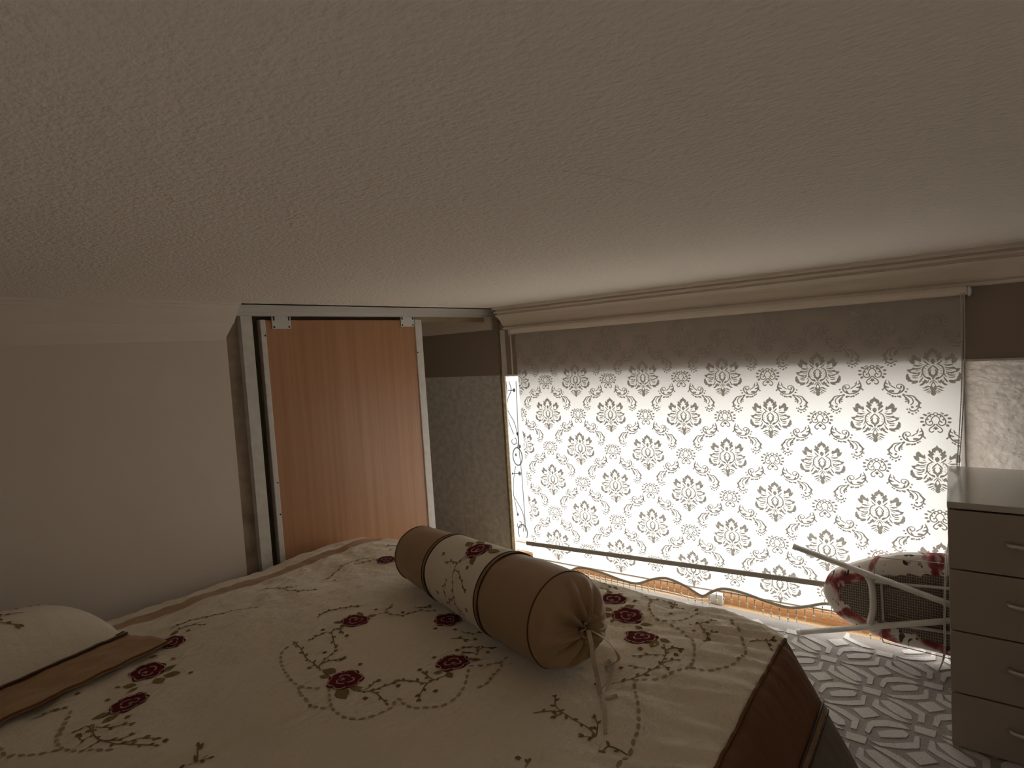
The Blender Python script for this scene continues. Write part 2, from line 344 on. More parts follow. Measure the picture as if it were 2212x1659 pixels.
DASHES=[[(0.879, 1.507), (0.839, 1.506), (0.81, 1.468), (0.783, 1.403), (0.766, 1.337), (0.772, 1.291), (0.786, 1.264)], [(0.76, 1.305), (0.745, 1.272), (0.74, 1.242), (0.735, 1.208), (0.743, 1.173)], [(0.799, 1.235), (0.772, 1.194), (0.752, 1.153), (0.748, 1.115), (0.755, 1.089), (0.773, 1.066), (0.807, 1.048), (0.834, 1.045), (0.856, 1.058), (0.865, 1.053), (0.858, 1.033), (0.858, 0.999), (0.877, 0.968), (0.905, 0.946), (0.945, 0.938), (0.987, 0.953), (1.034, 0.984)], [(1.05, 0.99), (1.073, 0.971), (1.105, 0.946), (1.095, 0.927), (1.05, 0.92), (1.021, 0.909), (0.994, 0.914)], [(1.113, 0.943), (1.158, 0.95)], [(1.517, 0.645), (1.492, 0.603), (1.447, 0.56), (1.389, 0.533), (1.325, 0.524), (1.281, 0.543), (1.243, 0.567), (1.204, 0.606), (1.173, 0.595), (1.142, 0.576), (1.107, 0.555), (1.058, 0.534), (1.031, 0.53), (1.0, 0.524), (0.962, 0.526), (0.929, 0.536), (0.907, 0.551)], [(1.322, 0.515), (1.342, 0.483), (1.378, 0.456), (1.419, 0.437), (1.475, 0.432), (1.521, 0.45), (1.584, 0.481), (1.637, 0.522)], [(1.638, 0.76), (1.585, 0.742), (1.529, 0.692), (1.551, 0.644), (1.594, 0.618), (1.652, 0.6)], [(1.694, 0.834), (1.641, 0.756)], [(0.401, 1.703), (0.37, 1.65), (0.35, 1.614), (0.343, 1.57), (0.35, 1.528), (0.363, 1.491), (0.383, 1.451), (0.406, 1.423)], [(0.335, 1.557), (0.307, 1.58), (0.278, 1.617), (0.265, 1.625), (0.264, 1.669)], [(0.344, 1.595), (0.393, 1.684)]]
BUDS=[(0.836, 1.375), (0.966, 1.5), (0.984, 1.409), (0.902, 1.4), (0.902, 1.327), (1.153, 1.486), (1.186, 1.396), (1.259, 1.349), (1.166, 1.232), (1.1, 1.085), (1.038, 1.11), (0.913, 1.259), (0.891, 1.159), (0.9, 1.097), (0.818, 1.12), (0.929, 0.997), (0.972, 1.095), (1.135, 1.004), (1.243, 1.829), (1.562, 1.89), (1.171, 1.08), (1.186, 1.17), (1.342, 0.659), (1.492, 0.533), (1.464, 0.532), (1.362, 0.57), (1.159, 0.687), (1.606, 0.799), (1.591, 0.677), (1.507, 0.577), (1.651, 0.517), (1.575, 0.375), (0.849, 0.691), (1.241, 0.665), (0.644, 1.627), (0.652, 1.751), (0.473, 1.687), (0.435, 1.773), (0.381, 1.736), (0.379, 1.573), (0.467, 1.543), (0.463, 1.416), (0.48, 1.37), (0.646, 2.269), (0.731, 2.24), (0.808, 2.235), (0.743, 1.862)]
CARPET=[[(2.3508, 0.2743), (2.3506, 0.2239), (2.3189, 0.2264), (2.3202, 0.2738)], [(2.4926, 0.2747), (2.5247, 0.2327), (2.4947, 0.2029), (2.4602, 0.2411)], [(2.446, 0.3758), (2.4554, 0.3566), (2.4347, 0.3252), (2.4065, 0.2938), (2.3863, 0.2894), (2.3821, 0.305), (2.3984, 0.3349), (2.4282, 0.3646)], [(2.4772, 0.3653), (2.4769, 0.3302), (2.4635, 0.2944), (2.4382, 0.2556), (2.3837, 0.2565), (2.3818, 0.2671), (2.423, 0.2665), (2.4411, 0.292), (2.4588, 0.3252)], [(2.4017, 0.3973), (2.4474, 0.3937), (2.446, 0.3876), (2.4097, 0.3838), (2.3888, 0.3507), (2.359, 0.29), (2.3587, 0.3244), (2.3793, 0.3665)], [(2.3996, 0.1941), (2.4287, 0.1616), (2.4458, 0.1315), (2.4374, 0.1197), (2.4188, 0.124), (2.3958, 0.1598), (2.3811, 0.1859)], [(2.386, 0.2268), (2.4363, 0.2229), (2.4547, 0.2108), (2.4783, 0.1749), (2.4795, 0.1408), (2.4668, 0.1144), (2.4606, 0.1477), (2.4517, 0.176), (2.4255, 0.214), (2.3838, 0.22)], [(2.3402, 0.2062), (2.3445, 0.1796), (2.361, 0.1478), (2.3992, 0.0971), (2.4349, 0.0957), (2.4386, 0.0895), (2.3819, 0.0897), (2.3576, 0.1228), (2.3437, 0.1569), (2.3358, 0.1841)]]
CU=(-0.1587, -0.1604);CW=(0.145, -0.1752)
IB_OUT=[(0.031, 0.443), (0.127, 0.424), (0.209, 0.404), (0.266, 0.384), (0.33, 0.354), (0.385, 0.324), (0.41, 0.307), (0.436, 0.274), (0.448, 0.243), (0.452, 0.224), (0.449, 0.199), (0.433, 0.163), (0.406, 0.126), (0.376, 0.104), (0.352, 0.096), (0.302, 0.082), (0.231, 0.058), (0.161, 0.051), (0.056, 0.051)]
IB_MESH=[(0.04, 0.366), (0.156, 0.334), (0.222, 0.323), (0.285, 0.292), (0.321, 0.279), (0.351, 0.262), (0.375, 0.247), (0.388, 0.228), (0.382, 0.21), (0.374, 0.194), (0.344, 0.161), (0.312, 0.144), (0.289, 0.135), (0.204, 0.12), (0.133, 0.108), (0.047, 0.087)]
# ------------------------------------------------------------------ room shell
ZC = 1.57                       # ceiling height
XW, XL = 2.769, 2.835           # lintel face, recessed lower wall face
def st(o): return tag(o, kind='structure')
def S_box(name, mat, *b, parent=None):
    o = MB().box(*b).build(name, mat, parent)
    return o if parent else st(o)

# floor with an unseen opening added behind the camera for fill light
fl_ = MB()
for b in ((-1.0, 3.12, .05, 3.3, -.06, 0), (-.30, 3.12, -1.3, .05, -.06, 0), (-1.0, -.30, -1.3, -1.25, -.06, 0), (-1.0, -.95, -1.25, .05, -.06, 0)): fl_.box(*b)
fl_ = fl_.build('floor', M['floor']); st(fl_)
sw = MB()
for b in ((-.30, -.27, -1.28, .08, -.56, -.06), (-.98, -.95, -1.28, .08, -.56, -.06), (-.95, -.30, .05, .08, -.56, -.06), (-.95, -.30, -1.28, -1.25, -.56, -.06)): sw.box(*b)
sw.build('fill_opening_lining', M['wall'], fl_)
cl_ = S_box('ceiling', M['ceiling'], -1.0, 3.12, -1.3, 3.3, ZC, ZC+.08)
MB().tube(smooth_path([(.769, .466, ZC), (.84, .437, ZC), (.922, .412, ZC), (.983, .395, ZC)], 5), .0011, 6).build('plaster_scratch', M['white_wall'], cl_, smooth=True)
S_box('wall_back', M['white_wall'], -1.08, -1.0, -1.3, 3.3, 0, ZC)
S_box('wall_front', M['white_wall'], -1.0, 3.1, -1.38, -1.3, 0, ZC)
S_box('wall_rear', M['white_wall'], -1.0, 3.1, 3.3, 3.38, 0, ZC)

# window wall: lintel over a recessed lower part
WY0, WY1, WZ0, WZ1 = -.035, 2.38, .060, 1.165
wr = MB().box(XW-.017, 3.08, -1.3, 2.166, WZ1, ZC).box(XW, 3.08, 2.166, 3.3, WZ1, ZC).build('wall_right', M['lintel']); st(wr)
MB().prism([(3.08, WY0), (2.975, WY0), (2.775, -.30), (2.775, -1.3), (3.08, -1.3)], lambda a, b: (a, b, 0), lambda a, b: (a, b, WZ1)).build('textured_wallpaper', M['paper'], wr)
MB().box(XL, 3.08, WY0-.14, WY1, 0, WZ0).build('parapet', M['white_wood'], wr)
MB().box(XW, XW+.012, 2.168, WY1, 0, WZ1).box(XW, 3.08, WY1, 3.3, 0, WZ1).build('textured_wallpaper', M['paper'], wr)
MB().box(XW-.02, XW, 2.235, 3.3, 1.445, ZC).build('frieze', M['wall'], wr)
MB().box(XW-.020, XW-.016, 2.085, 2.095, WZ1, 1.445).build('paper_seam', M['cornice'], wr)
MB().box(XW-.022, XW-.016, -1.3, 2.165, WZ1-.004, WZ1+.004).build('edge_highlight', M['white_wood'], wr)  # highlight on the lintel's lower edge, put in as a white strip

# window: white frame, film covered pane with printed tendrils
win = empty('window_1', (2.97, 1.13, WZ0)); st(win)
def W(mb, name, mat, **k): return rel(mb.build(name, mat, win, **k))
for y0, y1, z0, z1 in ((WY0, WY0+.035, WZ0, WZ1), (WY1-.03, WY1, WZ0, WZ1), (WY0+.035, WY1-.03, WZ0, WZ0+.022), (WY0+.035, WY1-.03, WZ1-.020, WZ1)):
    W(MB().box(2.955, 3.02, y0, y1, z0, z1), 'frame_bar', M['white_pvc'], bevel=.004)
W(MB().box(2.988, 2.992, WY0+.035, WY1-.03, WZ0+.022, WZ1-.020), 'pane', M['glass'])
FS = 2.985/2.875
def TF(y, z): return (2.985, y*FS, 1.3+(z-1.3)*FS)
FILM = [[(2.163, 1.12), (2.172, 0.731), (2.163, 0.521), (2.159, 0.169)], [(2.241, 1.12), (2.24, 1.062), (2.246, 0.949), (2.197, 0.86), (2.174, 0.763), (2.184, 0.698)], [(2.22, 1.12), (2.206, 1.066), (2.238, 1.006), (2.247, 0.94), (2.242, 0.875), (2.208, 0.786)], [(2.232, 1.064), (2.183, 1.064)], [(2.22, 0.753), (2.227, 0.737), (2.213, 0.721), (2.189, 0.73), (2.19, 0.755), (2.204, 0.762)], [(2.208, 0.582), (2.231, 0.49), (2.238, 0.399), (2.234, 0.382), (2.179, 0.298), (2.166, 0.234), (2.179, 0.166)], [(2.234, 0.382), (2.22, 0.293), (2.207, 0.27)], [(2.238, 0.532), (2.179, 0.537)], [(2.219, 0.214), (2.223, 0.193), (2.206, 0.187), (2.189, 0.202), (2.19, 0.222), (2.205, 0.229)]]
for off in (0, -.62, -1.24, -1.36):
    mb = MB()
    for P in FILM:
        mb.ribbon(sp2([(y+off, z) for y, z in P]), .0055, TF)
    for cy, cz, ry, rz in ((2.188, .645, .036, .056), (2.183, .16, .036, .05)):
        E_ = [(cy+off+ry*math.cos(a*math.pi/14), cz+rz*math.sin(a*math.pi/14)) for a in range(29)]
        mb.ribbon(E_, .008, TF)
    for cy, cz, r in ((2.183, 1.064, .009), (2.179, .537, .01), (2.238, .532, .006), (2.178, .79, .008), (2.166, .71, .009), (2.20, .655, .007), (2.215, .27, .007)):
        mb.ell(cy+off, cz, r*1.2, r*1.4, 0, TF)
    W(mb, 'film_tendril', M['film_line'], fix=False)

# skirting under the window, moulded with two grooves
prof = [(0, 0), (-.018, 0), (-.018, .016), (-.0155, .018), (-.0155, .021), (-.018, .023), (-.018, .036), (-.014, .044), (-.008, .050), (-.008, .054), (0, .056)]
mb = MB(); mb.prism(prof, lambda a, b: (XL+a, WY1-.01, b), lambda a, b: (XL+a, -.19, b))
st(mb.build('baseboard_right', M['skirting']))

# moulded cornice above the window
prof = [(0, 1.438), (-.020, 1.438), (-.030, 1.443), (-.030, 1.450), (-.022, 1.454), (-.030, 1.460), (-.037, 1.470), (-.048, 1.490), (-.062, 1.507), (-.076, 1.520), (-.078, 1.524), (-.070, 1.527), (-.070, 1.533), (-.087, 1.536), (-.087, 1.545), (-.078, 1.548), (-.078, 1.553), (-.100, 1.557), (-.100, 1.5699), (0, 1.5699)]
mb = MB(); mb.prism(prof, lambda a, b: (XW+a, 2.115-.85*a-.35*(b-1.438), b), lambda a, b: (XW+a, -1.3, b))
st(mb.build('trim_1', M['cornice']))

# far partition: runs 5 degrees off square; u along it, n away from the room
FA = math.radians(-5.0); F0 = Vector((2.728, 2.206, 0))
FU = Vector((math.cos(FA), math.sin(FA), 0)); FN = Vector((-math.sin(FA), math.cos(FA), 0))
def TP(p): return F0 + FU*p.x + FN*p.y + Vector((0, 0, p.z))
def P_box(mb, u0, u1, n0, n1, z0, z1): return mb.box(u0, u1, n0, n1, z0, z1, T=TP)
wl_ = P_box(MB(), -3.75, -1.555, 0, .09, 0, ZC).build('wall_left', M['wall']); st(wl_)
P_box(MB(), -1.555, -1.497, .022, .09, 0, ZC).build('recessed_strip', M['strip_plaster'], wl_)  # recessed strip, browner and darker than the wall beside it
prof = [(0, 1.421), (-.006, 1.421), (-.009, 1.428), (-.014, 1.455), (-.022, 1.482), (-.026, 1.486), (-.028, 1.500), (-.036, 1.530), (-.040, 1.545), (-.046, 1.549), (-.048, 1.558), (-.056, 1.561), (-.058, 1.5699), (0, 1.5699)]
mb = MB()
mb.prism(prof, lambda a, b: TP(Vector((-1.562+.30*(b-1.421)+(.012 if b > 1.485 else 0), a, b))), lambda a, b: TP(Vector((-3.7, a, b))))
st(mb.build('trim_2', M['cornice']))
# sliding door track, jamb post and header
tr = P_box(MB(), -1.515, .03, -.022, .03, 1.534, 1.564).build('trim_3', M['alu']); st(tr)
P_box(MB(), -1.515, .03, -.014, .03, 1.519, 1.534).build('track_lip', M['alu'], tr)
st(P_box(MB(), -1.497, -1.45, -.012, .075, 0, 1.5185).build('trim_4', M['white_wood']))
st(P_box(MB(), -1.45, .05, .082, .13, 1.497, ZC).build('trim_5', M['header']))
mb = MB()
P_box(mb, -1.4495, -1.446, .0, .10, 0, 1.518)
st(mb.build('trim_6', M['dark']))  # near-black strip, shade of the gap beside the jamb put into colour
# rough edge strip where the partition meets the window wall
mb = MB(); pts = []
for i in range(25):
    z = 1.50*i/24
    pts.append((XW-.006+.002*noise.noise((z*9, 0, 0)), 2.182+.004*noise.noise((z*7, 3, 0)), z))
mb.tube(pts, .014, 6, flat=1.0)
st(mb.build('trim_7', M['foam']))
mb = MB(); mb.box(XW-.025, XW-.0172, 2.130, 2.166, WZ1, 1.438)
st(mb.build('trim_8', M['white_wood'], bevel=.003))

# sliding doors
def door(name, u0, u1, n0, n1, wl, wr_, plates):
    t = empty(name, TP(Vector(((u0+u1)/2, (n0+n1)/2, .012)))); st(t)
    rel(P_box(MB(), u0+wl, u1-wr_, n0+.003, n1-.003, .014, 1.503).build('door_panel', M['door'], t))
    for a, b in ((u0, u0+wl), (u1-wr_, u1)):
        e = rel(P_box(MB(), a, b, n0-.004, n1+.004, .012, 1.505).build('edge_profile', M['white_wood'], t, bevel=.003))
    for a, z in plates:
        c = TP(Vector((a, n0-.006, z)))
        p = rel(P_box(MB(), a-.043, a+.043, n0-.004, n0+.003, z-.029, z+.029).build('hanger_plate', M['plate'], t, bevel=.002))
        for du in (-.034, .034):
            for dz in (-.021, .019):
                mb = MB(); q = TP(Vector((a+du, n0-.004, z+dz)))
                mb.sphere(q, .005, 8, 4, (1, .5, 1))
                s_ = mb.build('screw', M['screw'], p, smooth=True)
                if dz > 0:
                    mb = MB(); P_box(mb, a+du-.003, a+du+.003, n0-.006, n0-.003, z+dz-.012, z+dz+.007)
                    s_ = mb.build('slot', M['screw'], p)
    return t
d1 = door('door_1', -1.408, -.535, .012, .036, .024, .045, [(-1.313, 1.494), (-.628, 1.498)])
for u, z in ((-1.39, 1.437), (-1.39, .80), (-.574, 1.33), (-1.39, .66)):
    o = MB().sphere(TP(Vector((u, .009, z))), .0045, 8, 4).build('screw', M['screw'], d1, smooth=True); rel(o)
d2 = door('door_2', -1.436, -.575, .050, .074, .012, .03, [])
tag(rel(P_box(MB(), -1.428, -1.412, .0405, .0455, .012, 1.503).build('brush_strip', M['brush'], d2)), 'dark brush strip')

# ------------------------------------------------------------------ carpet
cp = empty('carpet', (1.9, .3, 0)); tag(cp, 'grey and ivory geometric patterned carpet covering the floor by the bed', 'carpet')
rel(MB().box(.0, 2.763, -1.28, 2.1, 0, .008).build('pile', M['carpet'], cp, bevel=.003))
def grow(P, d):
    A = sum(P[i][0]*P[(i+1) % len(P)][1]-P[(i+1) % len(P)][0]*P[i][1] for i in range(len(P)))
    sg = 1 if A > 0 else -1; out = []
    for i in range(len(P)):
        a, b, c = P[i-1], P[i], P[(i+1) % len(P)]
        n = Vector((0, 0))
        for p, q in ((a, b), (b, c)):
            e = Vector((q[0]-p[0], q[1]-p[1])); e.normalize(); n += Vector((e.y, -e.x))*sg
        n.normalize(); out.append((b[0]+n.x*d, b[1]+n.y*d))
    return out
mb = MB()
for i in range(-16, 17):
    for j in range(-16, 17):
        ox, oy = CU[0]*i+CW[0]*j, CU[1]*i+CW[1]*j
        for sh in CARPET:
            P = [(x+ox, y+oy) for x, y in grow(sh, .0045)]
            if all(.92 < x < 2.755 and -1.4 < y < 2.0 for x, y in P):
                cx = sum(p[0] for p in P)/len(P); cy = sum(p[1] for p in P)/len(P)
                mb.slab(P, lambda x, y, h: (x, y, .0075+h), .0035)
o = rel(mb.build('woven_pattern', M['carpet_l'], cp)); tag(o, 'ivory raised woven motifs', kind='stuff')
# ------------------------------------------------------------------ roller blind
XB = 2.73                                            # fabric plane
bl = empty('roller_blind', (XB, 1.0, 1.43))
tag(bl, 'white damask roller blind with beaded scalloped hem covering the window', 'blind')
def BL(mb, name, mat, parent=None, **k):
    o = mb.build(name, mat, parent or bl, **k)
    return o if parent else rel(o)
BT, BB = 1.418, .09
def yl(z): return 2.044 - .034*(BT-z)/1.3            # left edge
def yr(z): return -.036 + .034*(BT-z)/1.3            # right edge
HEM = [(2.06, .06), (1.98, .035), (1.90, .055), (1.788, .028), (1.70, .066), (1.631, .075), (1.52, .064), (1.43, .050), (1.34, .048), (1.25, .088), (1.172, .108), (1.08, .088), (1.035, .068), (.99, .054), (.945, .085), (.887, .112), (.80, .110), (.70, .092), (.601, .083), (.52, .108), (.449, .134), (.37, .122), (.28, .085), (.20, .122), (.10, .142), (.02, .125), (-.06, .11)]
HP = sp2(HEM, 5)
def hem(y):
    for i in range(len(HP)-1):
        (a, za), (b, zb) = HP[i], HP[i+1]
        if b <= y <= a: return za+(zb-za)*(a-y)/max(1e-6, a-b)
    return HP[0][1] if y > HP[0][0] else HP[-1][1]
def xf(y, z): return XB + .0025*noise.noise((y*2.2, z*1.1, 5))*min(1, (BT-z)*2)
NY, NZ = 150, 60; vs = []; fs = []
for i in range(NY+1):
    t = i/NY; yb = yl(.1)+(yr(.1)-yl(.1))*t; zb = hem(yb)
    for j in range(NZ+1):
        z = BT+(zb-BT)*j/NZ; y = yl(z)+(yr(z)-yl(z))*t
        vs.append((xf(y, z), y, z))
for i in range(NY):
    for j in range(NZ):
        a = i*(NZ+1)+j; fs.append((a, a+1, a+NZ+2, a+NZ+1))
fab = BL(MB().add(vs, fs), 'fabric', M['fabric'], smooth=True, fix=False)

# damask print: motif shapes in their own units, laid out on the woven repeat
def med_T(p): return ((p[0]-(300+p[1]*.053)), -(p[1]-645))
HALF = [
 [(297,-30),(330,30),(385,60),(425,100),(420,150),(440,160),(475,115),(505,150),(495,195),(475,215),(520,230),(525,270),(490,300),(455,330),(440,360),(405,395),(415,350),(395,310),(425,290),(415,260),(375,245),(385,210),(410,185),(390,170),(355,185),(345,140),(306,110)],
 [(316,290),(335,320),(365,315),(355,350),(382,370),(355,400),(348,430),(322,445)],
 [(600,230),(615,275),(640,275),(690,215),(730,165),(775,195),(800,250),(795,300),(840,300),(868,295),(850,345),(830,395),(790,430),(740,445),(735,400),(725,370),(740,320),(690,325),(640,350),(600,375),(580,330)],
 [(530,445),(600,468),(680,460),(740,455),(775,475),(740,490),(690,484),(720,510),(660,505),(600,486)],
 [(575,430),(620,400),(655,385),(630,415),(590,438)],
 [(525,340),(510,385),(480,420),(440,450),(390,468),(420,435),(460,400),(490,360)],
 [(560,515),(640,545),(720,550),(770,530),(800,535),(810,565),(865,578),(928,580),(905,635),(870,664),(830,678),(780,690),(800,705),(740,715),(680,700),(640,672),(612,642),(660,668),(710,684),(760,668),(835,655),(845,625),(820,600),(760,590),(690,582),(620,562)],
 [(905,690),(945,720),(965,760),(955,800),(970,830),(950,870),(920,890),(940,915),(890,920),(850,930),(820,945),(855,985),(800,980),(750,975),(715,950),(690,930),(692,900),(740,890),(790,900),(840,880),(870,840),(862,820),(890,780),(900,740)],
 [(620,660),(660,700),(700,738),(760,752),(830,742),(800,770),(740,776),(680,756),(640,715)],
 [(680,800),(740,808),(800,798),(835,786),(800,820),(760,832),(710,826)],
 [(580,780),(600,830),(640,880),(672,930),(660,952),(620,912),(590,860),(574,820)],
 [(345,745),(380,720),(395,660),(372,610),(386,590),(412,632),(442,608),(428,660),(458,690),(422,710),(442,745),(402,770),(372,800),(362,858),(347,858)],
 [(545,870),(552,918),(592,908),(585,960),(640,1000),(676,1030),(620,1036),(570,1002),(530,962),(500,962),(480,920),(502,890)],
 [(348,900),(388,980),(415,1050),(440,1100),(420,1150),(402,1170),(410,1210),(427,1265),(396,1300),(370,1318),(358,1095),(396,1030),(351,965)],
 [(420,1060),(480,1043),(530,1058),(560,1093),(612,1093),(585,1117),(540,1112),(500,1088),(450,1077)],
 [(436,1108),(500,1128),(560,1160),(596,1188),(540,1180),(480,1150)],
 [(420,1150),(470,1175),(530,1222),(520,1230),(460,1198)],
 [(402,1180),(440,1205),(492,1250),(480,1255),(430,1222)],
 [(410,820),(450,800),(500,805),(455,850),(410,880),(395,860)],
]
STRK = [([(440,455),(505,490),(555,560),(572,650),(560,730),(520,790),(470,835),(400,870)], [16,24,26,28,26,24,20,10]),
        ([(322,478),(380,535),(425,590),(445,640)], [14,26,28,14]),
        ([(470,500),(440,520)], [14,8]), ([(520,560),(485,575)], [14,6]), ([(540,640),(500,640)], [14,6]), ([(530,710),(490,700)], [14,6]),
        ([(600,590),(680,610),(740,640)], [8,14,6]), ([(590,700),(600,760),(640,800)], [16,14,8]),
        ([(350,880),(400,930),(440,975)], [10,16,8]), ([(450,880),(470,940),(520,985)],[10,14,6])]
def wr_T(p): return (p[0]-(1815+(p[1]-475)*.03), -(p[1]-700))
WSTR = [([(1860,545),(1900,528),(1945,548),(1995,605),(2040,685),(2045,765),(2018,812),(1960,836),(1908,812),(1888,765),(1910,722),(1950,730),(1968,762)], [14,22,22,22,24,24,22,20,20,20,20,24,26]),
        ([(1822,568),(1872,602),(1908,655),(1916,712)], [16,18,18,14]), ([(1815,482),(1850,495),(1860,530),(1840,562),(1815,570)], 18),
        ([(1985,690),(2010,640)], [44,6]), ([(1920,560),(1945,610)], [30,26]),
        ([(1836,795),(1880,850),(1940,900),(1978,960),(1960,1010),(1915,1028),(1872,985)], [36,22,20,22,26,26,18]), ([(1836,870),(1860,910),(1895,935)], [24,18,6])]
WELL = [(1965, 500, 42, 18, .5), (2052, 550, 52, 24, -.35), (2128, 635, 44, 26, -.1), (2130, 742, 44, 26, .1), (2090, 832, 40, 30, .6), (1836, 930, 22, 28, 0)]
PA = [([(1140,1045),(1128,1085),(1165,1118),(1220,1100),(1240,1050),(1205,1003),(1135,1000),(1078,1045),(1062,1110),(1095,1185),(1160,1240),(1250,1264),(1350,1252),(1440,1200),(1500,1125),(1532,1040),(1510,940),(1478,865)], [40,34,26,20,16,14,16,26,36,30,26,22,26,30,30,34,28,10]),
      ([(1520,1085),(1590,1165)], [22,34]), ([(1300,1195),(1350,1190),(1430,1180)], [40,52,20]), ([(1150,1150),(1165,1200),(1200,1240)], [16,34,20]), ([(1530,1040),(1470,1075),(1410,1085)], [30,40,10]), ([(1510,950),(1470,975),(1445,1000)], [20,24,8])]
PAP = [[(1245,1112),(1300,1070),(1370,1020),(1400,980),(1362,985),(1400,940),(1432,875),(1432,960),(1412,1020),(1340,1080),(1280,1122)]]
PAD = [(985,1135,26),(1020,1215,30),(1080,1300,36),(1165,1350,36),(1215,1340,26),(1275,1350,28),(1335,1335,34),(1405,1290,28),(1455,1258,24)]
PB = [([(690,338),(600,348),(525,372),(470,450),(408,530)], [8,16,20,26,40]), ([(440,520),(440,590),(480,655),(540,690),(598,668),(612,625)], [26,22,18,22,20,8]),
      ([(650,352),(570,400),(540,470),(556,528),(592,548)], [10,15,15,15,18]), ([(705,352),(660,410),(625,470),(632,530)], [12,30,34,12]), ([(690,440),(660,430)], [20,20]), ([(690,490),(655,470)], [16,20]), ([(500,450),(480,420)], [26,10]), ([(490,600),(455,560)], [26,14])]
PBD = [(560,602,28),(415,612,20),(455,685,20),(495,724,20),(560,752,22),(620,718,24),(650,650,20)]
HALFG = [[(max(x, 0), y) for x, y in grow([med_T(p) for p in P], 3.5)] for P in HALF]
pm = MB()
XPR = XB-.0012
def dens(P, k=4): return sp2(P, k) if len(P) > 2 else P
def place(cy, cz):
    """the print is woven in: clip to the fabric"""
    return -.02 < cy < 2.05
def TB(cy, cz, sc, mir=1):
    # motif x to the right when seen from the room is -Y
    def T(x, y):
        Y, Z_ = cy - mir*x*sc, cz + y*sc
        Z_ = min(Z_, BT-.002); Y = max(yr(Z_)+.001, min(yl(Z_)-.001, Y))
        return (xf(Y, Z_)-.0012, Y, Z_)
    return T
LO = lambda cy: .100 - .018*(cy-.45)
def wlist(w, n, k=4):
    if not isinstance(w, list): return w
    if n == len(w): return w
    out = []
    for i in range(len(w)-1):
        for j in range(k): out.append(w[i]+(w[i+1]-w[i])*j/k)
    return out+[w[-1]]
def stroke(P, w, tf, T):
    Q = [tf(p) for p in P]; D = dens(Q); W_ = wlist(w, len(D)); pm.ribbon(D, [x*1.15+6 for x in W_] if isinstance(W_, list) else W_*1.15+6, T)
S2, S3 = 1.39e-4, 1.784e-4
pa_T = lambda p: (p[0]-1285, -(p[1]-1130)); pb_T = lambda p: (p[0]-545, -(p[1]-540))
for row in range(-1, 8):
    cz = 1.318 - .1893*row
    for colm in range(-1, 7):
        cy = 1.651 + .395 - .3965*colm + (.197 if row % 2 == 0 else 0) - .0035*row
        def ok(z, y, h=.10, w=.02): return z+h > .12 and z-h*.0 < 1.40 and -.12 < y < 2.12
        if ok(cz, cy) and cz > .16:
            for mir in (1, -1):
                T = TB(cy, cz, S2, mir)
                for P in HALFG: pm.poly(P, T)
                for P, w in STRK: stroke(P, w, med_T, T)
        wy = cy - .198
        if ok(cz, wy) and cz > .13:
            for mir in (1, -1):
                T = TB(wy, cz, S2, mir)
                for P, w in WSTR: stroke(P, w, wr_T, T)
                for x, y, a, b, an in WELL:
                    q = wr_T((x, y)); pm.ell(q[0], q[1], a*1.12, b*1.15, -an, T)
            for mir in (1, -1):
                zc = cz-.066
                if zc > .14:
                    T = TB(wy + mir*.0745, zc, S2, mir)
                    for P, w in PA: stroke(P, w, pa_T, T)
                    for P in PAP: pm.poly([pa_T(p) for p in P], T)
                    for x, y, r in PAD:
                        q = pa_T((x, y)); pm.ell(q[0], q[1], r*1.1, r*.92, .6, T)
                zc = cz-.127
                if zc > .15:
                    T = TB(wy + mir*.133, zc, S3, mir)
                    for P, w in PB: stroke(P, w, pb_T, T)
                    for x, y, r in PBD:
                        q = pb_T((x, y)); pm.ell(q[0], q[1], r*1.1, r*.92, .6, T)
# drop the slivers flattened by clipping at the cloth edges
keep = []
for f in pm.f:
    ys = [pm.v[i][1] for i in f]; zs = [pm.v[i][2] for i in f]
    if max(zs) > .118-.018*(sum(ys)/len(ys)-.45) and max(ys) < 2.035 and min(ys) > -.028 and max(zs) < BT-.004: keep.append(f)
pm.f = keep
tag(BL(pm, 'damask_print', M['print'], parent=fab, fix=False), 'grey damask print of medallions, wreaths and curled leaves')

mb = MB(); mb.tube([(XB-.006, 2.062, 1.425), (XB-.006, -.045, 1.425)], .017, 14)
BL(mb, 'roller_tube', M['cornice'], smooth=False)
for y in (2.066, -.052):
    mb = MB(); mb.box(XB-.028, XB+.018, y-.004, y+.004, 1.402, 1.437); mb.tube([(XB-.006, y-.007, 1.42), (XB-.006, y+.007, 1.42)], .013, 12)
    BL(mb, 'bracket', M['white_pvc'], bevel=.002)
mb = MB()
for dz in (0,):
    mb.prism([(-.014, -.012), (-.004, -.012), (-.004, .012), (-.014, .012)], lambda a, b: (XB+a, 2.036, .159+b), lambda a, b: (XB+a, .03, .238+b))
BL(mb, 'bottom_bar', M['rail'], bevel=.003)
for y, z in ((2.038, .159), (.028, .238)):
    BL(MB().sphere((XB-.009, y, z), .0125, 8, 6, (.6, .6, 1.05)), 'bar_end_cap', M['rail'], smooth=True)
mb = MB(); mb.tube([(XB-.003, y, z) for y, z in HP if -.03 < y < 2.03], .0068, 8)
BL(mb, 'hem_ribbon', M['ribbon'], smooth=True)
# sill shadow on the hem edge, put in as a strip behind the fabric
mb = MB(); mb.tube([(XB+.004, 2.0-.05*i, .072+.001*i) for i in range(41)], .004, 6)
BL(mb, 'sill_shadow_strip', M['ribbon'], smooth=True)
